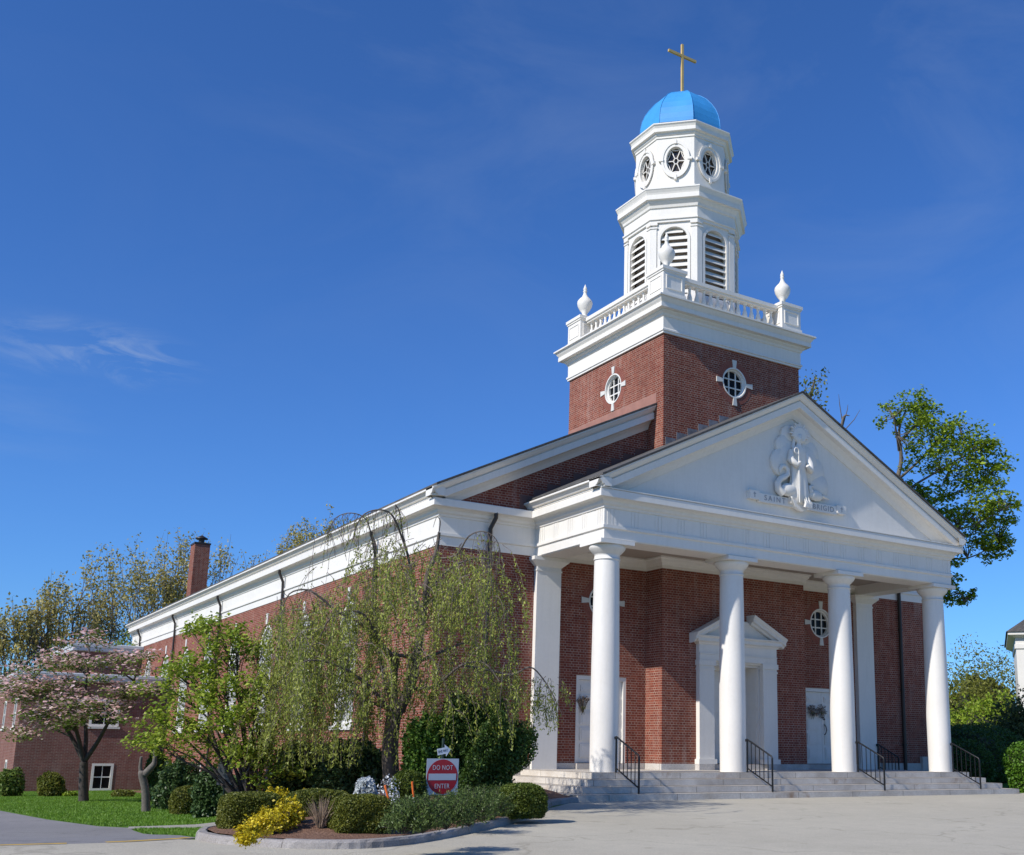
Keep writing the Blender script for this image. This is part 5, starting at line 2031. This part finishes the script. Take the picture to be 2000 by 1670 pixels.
for i_, (u, v, dd) in enumerate(pads):
    if i_ % 3 == 2:
        continue
    c = at(u + rng.uniform(-10, 10), v + rng.uniform(-24, 16), D2 + dd + rng.uniform(-.3, .3))
    a = min(anchors, key=lambda q: (q - c).length + (2 if q.z > c.z else 0))
    mb.tube(smooth([a, a + (c - a) * .5 + Vector((0, 0, .12)), c], 3), [.035, .03, .025, .02, .015, .012, .008], 5, cap=False)
    for k in range(4):
        q = c + Vector((rng.gauss(0, .3), rng.gauss(0, .3), rng.gauss(0, .17)))
        mb.tube([c, q], [.009, .004], 3, cap=False)
        for _ in range(70):
            GP.append((q.x + rng.gauss(0, .26), q.y + rng.gauss(0, .26), q.z + rng.gauss(0, .085) - .04))
        pk = 40 if not (165 < u < 240 and 1300 < v < 1350) else 22
        for _ in range(pk):
            FP.append((q.x + rng.gauss(0, .26), q.y + rng.gauss(0, .26), q.z + .07 + rng.gauss(0, .085)))
link('trunk', mb.mesh('trunk', False), 'barkdark', dog)
leaves('crown', GP, .11, 'l_dog', dog, w=.55, up=.6, seed=3)
leaves('blossom', FP, .13, 'f_pink', dog, w=.85, up=1.2, seed=4, fold=.06)

# snag
sb_ = ground_at(286, 1586)
D3 = (sb_ - CAM).dot(FW)
sn = empty('tree_stump', sb_, 'bare cut tree stump with two short prongs on the lawn', 'tree stump')
mb = MB()
mb.tube(smooth([sb_ - Vector((0, 0, .1)), at(284, 1545, D3), at(278, 1515, D3), at(279, 1505, D3)]), [.13, .115, .11, .105, .10, .10, .10, .10, .10, .105, .10, .09, .06], 10)
mb.tube(smooth([at(277, 1515, D3), at(274, 1500, D3), at(276, 1478, D3)], 3), [.07, .06, .055, .05, .045, .04, .035], 7)
mb.tube(smooth([at(283, 1512, D3), at(296, 1498, D3), at(302, 1488, D3), at(303, 1455, D3), at(306, 1440, D3)], 3), [.10, .095, .09, .085, .08, .075, .06, .05, .04, .035, .03, .025, .02], 8)
mb.build('trunk', 'barkpale', sn)

# ------------------------------------------------------------------ planted bed
def bedplant(u, v):
    p = ground_at(u, v, bed_z)
    return p, (p - CAM).dot(FW) * PXM
def bed_shrub(name, label, cat, u, v, wpx, hpx, depth_ratio, mat, L, n, **kw):
    """u,v: foot of its front in the photo"""
    p, s = bedplant(u, v)
    rx = wpx * s / 2
    ry = rx * depth_ratio
    f2 = Vector((FW.x, FW.y, 0)).normalized()
    c = p + f2 * ry * .8
    c.z = float(bed_z(c.x, c.y)) - .03
    return shrub(name, label, cat, c, rx, ry if ry else rx, hpx * s + .04, mat, L, n, **kw)
bed_shrub('clipped_hedge', 'clipped olive yew mound at the left end of the bed', 'hedge', 472, 1617, 108, 60, .8, 'l_yew', .030, 30000, p=4.0, seed=1, amp=.08, group='clipped hedges in the bed')
bed_shrub('clipped_hedge', 'clipped olive yew mound behind the golden shrub', 'hedge', 540, 1598, 120, 44, .7, 'l_yew', .030, 22000, p=4.0, seed=2, amp=.08, group='clipped hedges in the bed')
bed_shrub('clipped_hedge', 'clipped yew mound behind the dry grass clump', 'hedge', 612, 1592, 112, 44, .8, 'l_yew', .030, 20000, p=4.0, seed=3, amp=.08, group='clipped hedges in the bed')
bed_shrub('clipped_hedge', 'clipped rounded yew mound just left of the juniper', 'hedge', 694, 1628, 112, 64, .8, 'l_yew', .030, 32000, p=4.0, seed=4, amp=.08, group='clipped hedges in the bed')
bed_shrub('clipped_hedge', 'clipped hedge mound by the kerb next to the steps', 'hedge', 1016, 1596, 90, 60, .9, 'l_yewbright', .034, 18000, p=3.0, seed=5, amp=.10, group='clipped hedges in the bed')
# spreading juniper
p, s = bedplant(850, 1634)
jun = empty('juniper', p, 'wide spreading dark green juniper in front of the do not enter sign', 'shrub')
rs = np.random.RandomState(12)
JP = []
f2 = Vector((FW.x, FW.y, 0)).normalized()
mb = MB()
rng = random.Random(15)
for (u, v, h, wd) in ((762, 1640, 70, 46), (800, 1638, 90, 52), (850, 1630, 84, 56), (900, 1622, 92, 56), (945, 1610, 84, 50), (972, 1602, 72, 40), (780, 1612, 60, 60), (840, 1600, 46, 70), (910, 1592, 56, 70), (750, 1630, 70, 30)):
    q, s = bedplant(u, v)
    q = q + f2 * .85
    c = Vector((q.x, q.y, q.z))
    for k in range(115):
        a = rng.uniform(0, 6.28)
        el = rng.uniform(.15, 1.35)
        hh = h * s * rng.uniform(.55, .92)
        tip = c + Vector((math.cos(a) * math.cos(el) * wd * s * 1.1, math.sin(a) * math.cos(el) * wd * s * 1.1, hh * math.sin(el) ** .6))
        md = c + (tip - c) * .55 + Vector((0, 0, .03))
        if k % 3 == 0:
            mb.tube([c, md, tip], [.008, .005, .003], 3, cap=False)
        for _ in range(34):
            t = rng.uniform(.45, 1.05)
            g = c + (tip - c) * t
            sg = .03 * (1.4 - t * .6)
            JP.append((g.x + rng.gauss(0, sg), g.y + rng.gauss(0, sg), max(g.z, c.z + .02) + rng.gauss(0, sg * .8)))
link('stem', mb.mesh('stem', False), 'barkdark', jun)
leaves('foliage', JP, .042, 'l_juni', jun, w=.28, seed=6, hang=-.35)

# golden shrub, low and sprawling
p, s = bedplant(525, 1634)
gold = empty('golden_shrub', p, 'sprawling golden yellow shrub spilling over the kerb', 'shrub')
GPt = []
mb = MB()
for (u, v, h, wd) in ((474, 1642, 28, 20), (488, 1640, 34, 20), (504, 1637, 38, 22), (520, 1634, 42, 22), (536, 1630, 46, 22), (552, 1624, 50, 24), (566, 1618, 52, 22), (576, 1608, 46, 18), (482, 1650, 24, 16), (515, 1620, 40, 22), (545, 1610, 46, 22), (495, 1630, 34, 20)):
    q, s = bedplant(u, v)
    for k in range(26):
        a = rng.uniform(0, 6.28)
        el = rng.uniform(.2, 1.4)
        tip = q + Vector((math.cos(a) * math.cos(el) * wd * s, math.sin(a) * math.cos(el) * wd * s, h * s * math.sin(el) * rng.uniform(.7, 1.05)))
        mb.tube([q, q + (tip - q) * .5 + Vector((0, 0, .04)), tip], [.006, .004, .003], 3, cap=False)
        for _ in range(22):
            t = rng.uniform(.3, 1.05)
            g = q + (tip - q) * t
            GPt.append((g.x + rng.gauss(0, .028), g.y + rng.gauss(0, .028), g.z + rng.gauss(0, .022) + .015))
link('stem', mb.mesh('stem', False), 'barkdark', gold)
leaves('foliage', GPt, .042, 'l_gold', gold, w=.6, up=.3, seed=7)
def bed_shrub_at(name, label, cat, u, vtop, wpx, d, ratio, mat, L, n, **kw):
    """vtop: its top in the photo; d: how deep its middle stands"""
    c = at(u, vtop, d)
    z = float(bed_z(c.x, c.y)) - .03
    rx = wpx * d * PXM / 2
    return shrub(name, label, cat, (c.x, c.y, z), rx, rx * ratio, max(.25, c.z - z), mat, L, n, **kw)
bed_shrub_at('golden_shrub', 'loose golden yellow shrub behind the sprawling golden one', 'shrub', 541, 1543, 52, 16.9, .8, 'l_gold', .045, 2300, seed=41, core=.5, amp=.25, lo=.5)
bed_shrub_at('golden_shrub', 'small golden yellow shrub behind the clipped yew mounds', 'shrub', 598, 1545, 40, 17.2, .8, 'l_gold', .045, 1900, seed=42, core=.5, amp=.25, lo=.5)
# dry ornamental grass
p, s = bedplant(626, 1616)
dg = empty('dry_grass_clump', p, 'fan of dry straw coloured stems between the yew mounds', 'grass clump')
mb = MB()
for k in range(110):
    a = rng.uniform(0, 6.28)
    sp_ = rng.uniform(0, .75)
    L_ = rng.uniform(34, 62) * s
    d = Vector((math.cos(a) * sp_, math.sin(a) * sp_, 1)).normalized()
    st = p + Vector((math.cos(a), math.sin(a), 0)) * rng.uniform(0, .05)
    mb.tube([st, st + d * L_ * .55, st + d * L_ + Vector((d.x, d.y, 0)) * .03], [.0045, .0035, .0015], 3, cap=False)
link('stem', mb.mesh('stem', False), 'drygrass', dg)
# white blossom shrubs
bed_shrub_at('blossom_shrub', 'rounded shrub covered in bluish white blossom', 'shrub', 716, 1518, 44, 17.5, .9, 'f_white', .05, 4200, seed=21, core=.7, amp=.18, p=2.0)
bed_shrub_at('blossom_shrub', 'loose white blossom sprays at the foot of the weeping trunk', 'shrub', 762, 1514, 44, 18.6, .9, 'f_white', .05, 230, seed=22, core=0, amp=.3, p=2.0, lo=.5)
bed_shrub_at('clipped_hedge', 'low clipped hedge mound between the weeping trunk and the sign', 'hedge', 800, 1506, 70, 19.0, .8, 'l_yewbright', .040, 8000, p=2.6, seed=6, amp=.07, group='clipped hedges in the bed')
# tall dark evergreens around the sign
RK = dict(lo=.62, core=.62, f=4.6, amp=.26, p=2.2)
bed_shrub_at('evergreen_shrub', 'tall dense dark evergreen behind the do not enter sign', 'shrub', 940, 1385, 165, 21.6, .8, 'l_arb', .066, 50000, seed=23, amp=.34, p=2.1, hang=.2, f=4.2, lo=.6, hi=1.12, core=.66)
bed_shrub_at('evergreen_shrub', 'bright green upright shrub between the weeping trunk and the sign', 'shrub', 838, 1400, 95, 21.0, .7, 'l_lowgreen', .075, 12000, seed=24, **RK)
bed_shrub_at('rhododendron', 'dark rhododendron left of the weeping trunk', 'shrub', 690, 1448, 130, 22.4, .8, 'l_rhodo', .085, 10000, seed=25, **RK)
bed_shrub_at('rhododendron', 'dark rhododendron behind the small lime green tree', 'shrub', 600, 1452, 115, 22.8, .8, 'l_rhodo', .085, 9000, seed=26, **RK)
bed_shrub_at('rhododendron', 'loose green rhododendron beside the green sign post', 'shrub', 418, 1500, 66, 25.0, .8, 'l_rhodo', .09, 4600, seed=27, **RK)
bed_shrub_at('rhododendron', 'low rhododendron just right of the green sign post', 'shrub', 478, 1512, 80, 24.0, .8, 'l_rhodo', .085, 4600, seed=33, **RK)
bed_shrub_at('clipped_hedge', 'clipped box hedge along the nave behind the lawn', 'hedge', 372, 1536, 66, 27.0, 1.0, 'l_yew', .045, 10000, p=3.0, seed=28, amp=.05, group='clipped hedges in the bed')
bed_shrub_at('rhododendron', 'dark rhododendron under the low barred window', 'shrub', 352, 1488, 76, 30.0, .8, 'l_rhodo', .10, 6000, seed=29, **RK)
# at the annex
def lawn_shrub(name, label, u, v, wpx, hpx, mat, L, n, seed, **kw):
    p = ground_at(u, v)
    s = (p - CAM).dot(FW) * PXM
    return shrub(name, label, 'shrub', p, wpx * s / 2, wpx * s / 2 * .8, hpx * s, mat, L, n, seed=seed, **kw)
lawn_shrub('annex_shrub', 'yellow green rounded shrub against the annex wall', 98, 1556, 46, 44, 'l_bush', .11, 2600, 51, amp=.18, core=.7)
lawn_shrub('annex_shrub', 'loose green shrub at the far corner of the annex', 16, 1556, 44, 50, 'l_dog', .12, 2000, 52, amp=.22, core=.6)
lawn_shrub('annex_shrub', 'tiny low green plant between the yellow shrub and the dogwood trunk', 135, 1556, 26, 10, 'l_right', .09, 400, 53, core=.6)
lawn_shrub('annex_shrub', 'low sparse plant under the annex window', 240, 1557, 40, 14, 'l_bush', .09, 600, 54, core=.5)
lawn_shrub('annex_shrub', 'dark clipped shrub behind the bare stump', 300, 1564, 40, 95, 'l_arb', .09, 6000, 55, core=.8, amp=.12)

# ------------------------------------------------------------------ trees behind the church, left
BO = dict(levels=4, kids=[4, 3, 3, 3], spread=(16, 40), ratio=(.62, .82), up=.10, wobble=.13, seg=4, taper=.7, first=.28)
def back_tree(u, ytop, d, label, seed, keep=.62, h_extra=0, o=BO, per=6, trunks=1, L=.21, mat='l_back', slim=.60):
    x = at(u, 1300, d)
    z = float(G(x.x, x.y))
    top = at(u, ytop, d)
    h = top.z - z
    return tree('bare_spring_tree', label, 'tree', (x.x, x.y, z), h * .98, o, mat, L, per, .20, seed, 'bark', 'spring trees behind the church', .19, trunks, keep=keep, slim=slim)
back_tree(75, 1120, 68, 'thin spring tree farthest left above the annex roof', 61)
back_tree(128, 1060, 70, 'brownish spring tree left of the forked dark trunk', 62, trunks=2)
back_tree(190, 1060, 72, 'spring tree with a forked dark trunk above the annex', 63, trunks=2)
back_tree(300, 1030, 78, 'airy spring tree just left of the brick chimney', 64, trunks=2)
back_tree(352, 1010, 80, 'tall airy spring tree right behind the brick chimney', 65, trunks=2)
back_tree(440, 1022, 84, 'nearly bare spring tree right of the chimney', 66, .45)
back_tree(495, 1050, 88, 'spring tree low behind the roof between the chimney and the weeping tree', 70)
back_tree(545, 985, 84, 'spring tree whose top shows above the middle of the nave roof', 67, 1.0, trunks=3, per=12)
back_tree(640, 965, 84, 'spring tree peeking over the nave roof near the weeping tree', 68, 1.0, trunks=3, per=10)
back_tree(20, 1190, 66, 'small spring tree at the left edge behind the annex', 69)
p = at(235, 1290, 60)
shrub('green_bush', 'dense green bush behind the annex beside the nave end', 'shrub', (p.x, p.y, float(G(p.x, p.y))), 2.0, 1.8, 7.6, 'l_dog', .2, 5000, seed=71, amp=.25, core=.6, p=2.0, lo=.5)
def far_wood():
    rs = np.random.RandomState(4)
    P_ = []
    for k in range(46):
        u = rs.uniform(-420, 330)
        d = rs.uniform(88, 120)
        x = at(u, 1300, d)
        z0 = float(G(x.x, x.y))
        h = rs.uniform(6.0, 8.5)
        P_.append(shell_pts((x.x, x.y, z0 + h * .5), (3.2, 3.2, h * .55), 1500, k, 2, .5, 1.05, .25))
    o = leaves('far_wood', np.concatenate(P_), .32, 'l_far', None, seed=5)
    o['kind'] = 'stuff'
    o['label'] = 'far green wood on the horizon behind the annex'
far_wood()

# ------------------------------------------------------------------ right side
RO = dict(levels=4, kids=[4, 4, 4, 3], spread=(22, 52), ratio=(.60, .80), up=.04, wobble=.16, seg=4, taper=.62, first=.34)
DR = 46
x = at(1755, 1300, DR)
rb = Vector((x.x, x.y, -.62))
rt = empty('maple_tree', rb, 'tall leafy green tree leaning out behind the right side of the church', 'tree')
rng = random.Random(83)
mb = MB()
RT_ = [(1752, 1130, 0), (1748, 1050, 0), (1748, 960, 0), (1760, 900, .3), (1756, 840, .2), (1770, 800, 0)]
mb.tube(smooth([rb] + [at(u, v, DR + d) for u, v, d in RT_]), [.19 - .0068 * i for i in range(25)], 8, cap=False)
hubs = []
for pts in ([(1750, 975, 0), (1790, 945, -.3), (1850, 910, -.4), (1900, 880, 0)], [(1750, 940, 0), (1795, 900, .4), (1840, 850, .6), (1870, 825, .5)], [(1750, 1010, 0), (1800, 990, .6), (1870, 960, .8), (1930, 930, .8)],
            [(1750, 1060, 0), (1820, 1040, -.5), (1890, 1030, -.6), (1950, 1000, -.6)], [(1752, 1110, 0), (1820, 1090, .3), (1890, 1090, .4), (1950, 1060, .4)], [(1752, 1140, 0), (1830, 1130, 0), (1870, 1150, 0), (1885, 1180, 0)],
            [(1756, 880, 0), (1750, 840, -.5), (1745, 810, -.8)], [(1760, 860, .2), (1800, 820, .5), (1840, 800, .6)], [(1750, 1000, 0), (1780, 1020, -.8), (1830, 1060, -1.2)]):
    P3 = smooth([at(u, v, DR + d) for u, v, d in pts])
    mb.tube(P3, [.07 - .055 * i / (len(P3) - 1) for i in range(len(P3))], 6, cap=False)
    hubs += P3[len(P3) // 3:]
# clumps of leaves: (u, v, radius in px, depth)
CL = [(1745, 800, 22, 0), (1775, 795, 30, .3), (1815, 805, 32, .4), (1850, 825, 34, .5), (1885, 845, 34, .3), (1915, 862, 30, .2), (1935, 885, 26, 0), (1940, 915, 26, .2), (1925, 945, 24, .5), (1800, 845, 32, -.4), (1840, 865, 34, -.3), (1880, 890, 36, -.2), (1790, 880, 24, -.6), (1820, 900, 26, -.5), (1900, 915, 30, .3), (1860, 930, 26, .2),
      (1850, 965, 22, .5), (1900, 955, 22, .4), (1800, 960, 16, .3), (1785, 955, 16, -.4), (1815, 985, 20, -.5), (1840, 1000, 22, -.6), (1870, 1000, 26, -.6), (1900, 995, 28, -.4), (1930, 985, 26, -.5), (1950, 975, 24, -.3), (1965, 990, 20, 0), (1968, 1020, 20, .2), (1945, 1025, 26, .1), (1910, 1035, 28, 0), (1880, 1050, 26, .3), (1920, 1065, 24, .4), (1955, 1055, 22, .3), (1935, 1085, 18, .5), (1970, 1065, 14, .2),
      (1865, 1090, 16, .2), (1850, 1110, 16, 0), (1858, 1140, 14, 0), (1850, 1175, 13, 0), (1880, 1170, 12, .2), (1895, 1165, 10, .3), (1795, 1000, 14, -.8), (1820, 1040, 16, -1), (1758, 830, 14, -.5), (1850, 1150, 16, .1)]
P_ = []
rs = np.random.RandomState(3)
for i, (u, v, r, d) in enumerate(CL):
    c = at(u, v, DR + d)
    m = r * DR * PXM
    h = min(hubs, key=lambda q: (q - c).length)
    for k in range(9):
        q = c + Vector(rs.normal(size=3)) * m * .58
        mb.tube([h, h + (q - h) * .6 + Vector((0, 0, .06)), q], [.022, .014, .006], 4, cap=False)
        nn = int(30 * (m / .6) ** 1.5) + 10
        P_.append(np.array(q[:]) + rs.normal(size=(nn, 3)) * m * np.array([.30, .30, .20]))
link('trunk', mb.mesh('trunk', False), 'barkpale', rt)
leaves('crown', np.concatenate(P_), .15, 'l_right', rt, w=.7, up=.5, seed=13)

x = at(1578, 1300, 60)
tip = at(1592, 738, 60)
e = empty('tall_tree', (x.x, x.y, -.62), 'tall tree with only its leafy tip showing behind the pediment peak', 'tree')
mb = MB()
mb.tube(smooth([Vector((x.x, x.y, -.8)), at(1572, 1000, 60), at(1576, 820, 60), tip]), [.3 - .022 * i for i in range(13)], 7, cap=False)
P_ = []
for (u, v) in ((1572, 750), (1590, 742), (1604, 740), (1580, 765), (1600, 760), (1568, 775), (1590, 785), (1600, 800), (1578, 800), (1560, 790)):
    c = at(u, v, 60 + rng.uniform(-.5, .5))
    mb.tube([at(1578, v + 40, 60), c], [.03, .01], 4, cap=False)
    P_.append(np.array(c[:]) + rs.normal(size=(26, 3)) * .26)
link('trunk', mb.mesh('trunk', False), 'bark', e)
leaves('crown', np.concatenate(P_), .2, 'l_bush', e, w=.6, seed=14)
x = at(1640, 1300, 58)
e = empty('bare_tree', (x.x, x.y, -.62), 'bare tree with thin twigs showing beyond the right pediment slope', 'tree')
mb = MB()
mb.tube(smooth([Vector((x.x, x.y, -.8)), at(1640, 1000, 58), at(1644, 830, 58), at(1660, 812, 58)]), [.24 - .019 * i for i in range(13)], 6, cap=False)
for a in (((1644, 840), (1655, 800), (1656, 790)), ((1646, 830), (1640, 790), (1638, 770)), ((1645, 845), (1668, 820), (1680, 800))):
    mb.tube([at(u, v, 58) for u, v in a], [.03, .02, .008], 4, cap=False)
link('trunk', mb.mesh('trunk', False), 'barkpale', e)

def right_shrub(name, label, cat, u, v, d, rx, ry, h, mat, L, n, seed, **kw):
    x = at(u, v, d)
    return shrub(name, label, cat, (x.x, x.y, float(G(x.x, x.y))), rx, ry, h, mat, L, n, seed=seed, **kw)
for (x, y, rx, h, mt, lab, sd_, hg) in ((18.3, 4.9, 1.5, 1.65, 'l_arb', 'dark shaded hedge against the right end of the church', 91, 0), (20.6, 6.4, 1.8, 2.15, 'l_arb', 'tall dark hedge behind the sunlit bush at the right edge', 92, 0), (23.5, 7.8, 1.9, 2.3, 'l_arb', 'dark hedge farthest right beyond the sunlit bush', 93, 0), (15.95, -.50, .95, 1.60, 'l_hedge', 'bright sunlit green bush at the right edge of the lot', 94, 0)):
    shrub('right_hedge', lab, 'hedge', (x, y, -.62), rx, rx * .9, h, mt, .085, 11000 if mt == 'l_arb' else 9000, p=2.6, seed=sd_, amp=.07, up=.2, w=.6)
for (u, d, rx, h, mt, lab, sd_) in ((1868, 60, 2.3, 5.3, 'l_bush', 'yellow green bush just right of the rightmost column', 95), (1905, 64, 2.6, 6.6, 'l_bush', 'tallest yellow green bush beyond the hedge', 96), (1950, 62, 2.0, 5.8, 'l_bush', 'feathery yellow green bush before the grey house', 97), (1930, 52, 2.4, 3.6, 'l_right', 'green bush above the dark hedge', 98), (2000, 48, 1.4, 3.6, 'l_far', 'twiggy brown green bush before the grey house wall', 99)):
    right_shrub('tall_bush', lab, 'shrub', u, 1400, d, rx, rx, h, mt, .17, 6500, sd_, p=2.0, amp=.28, core=.6, lo=.5, hi=1.12, f=4.5)
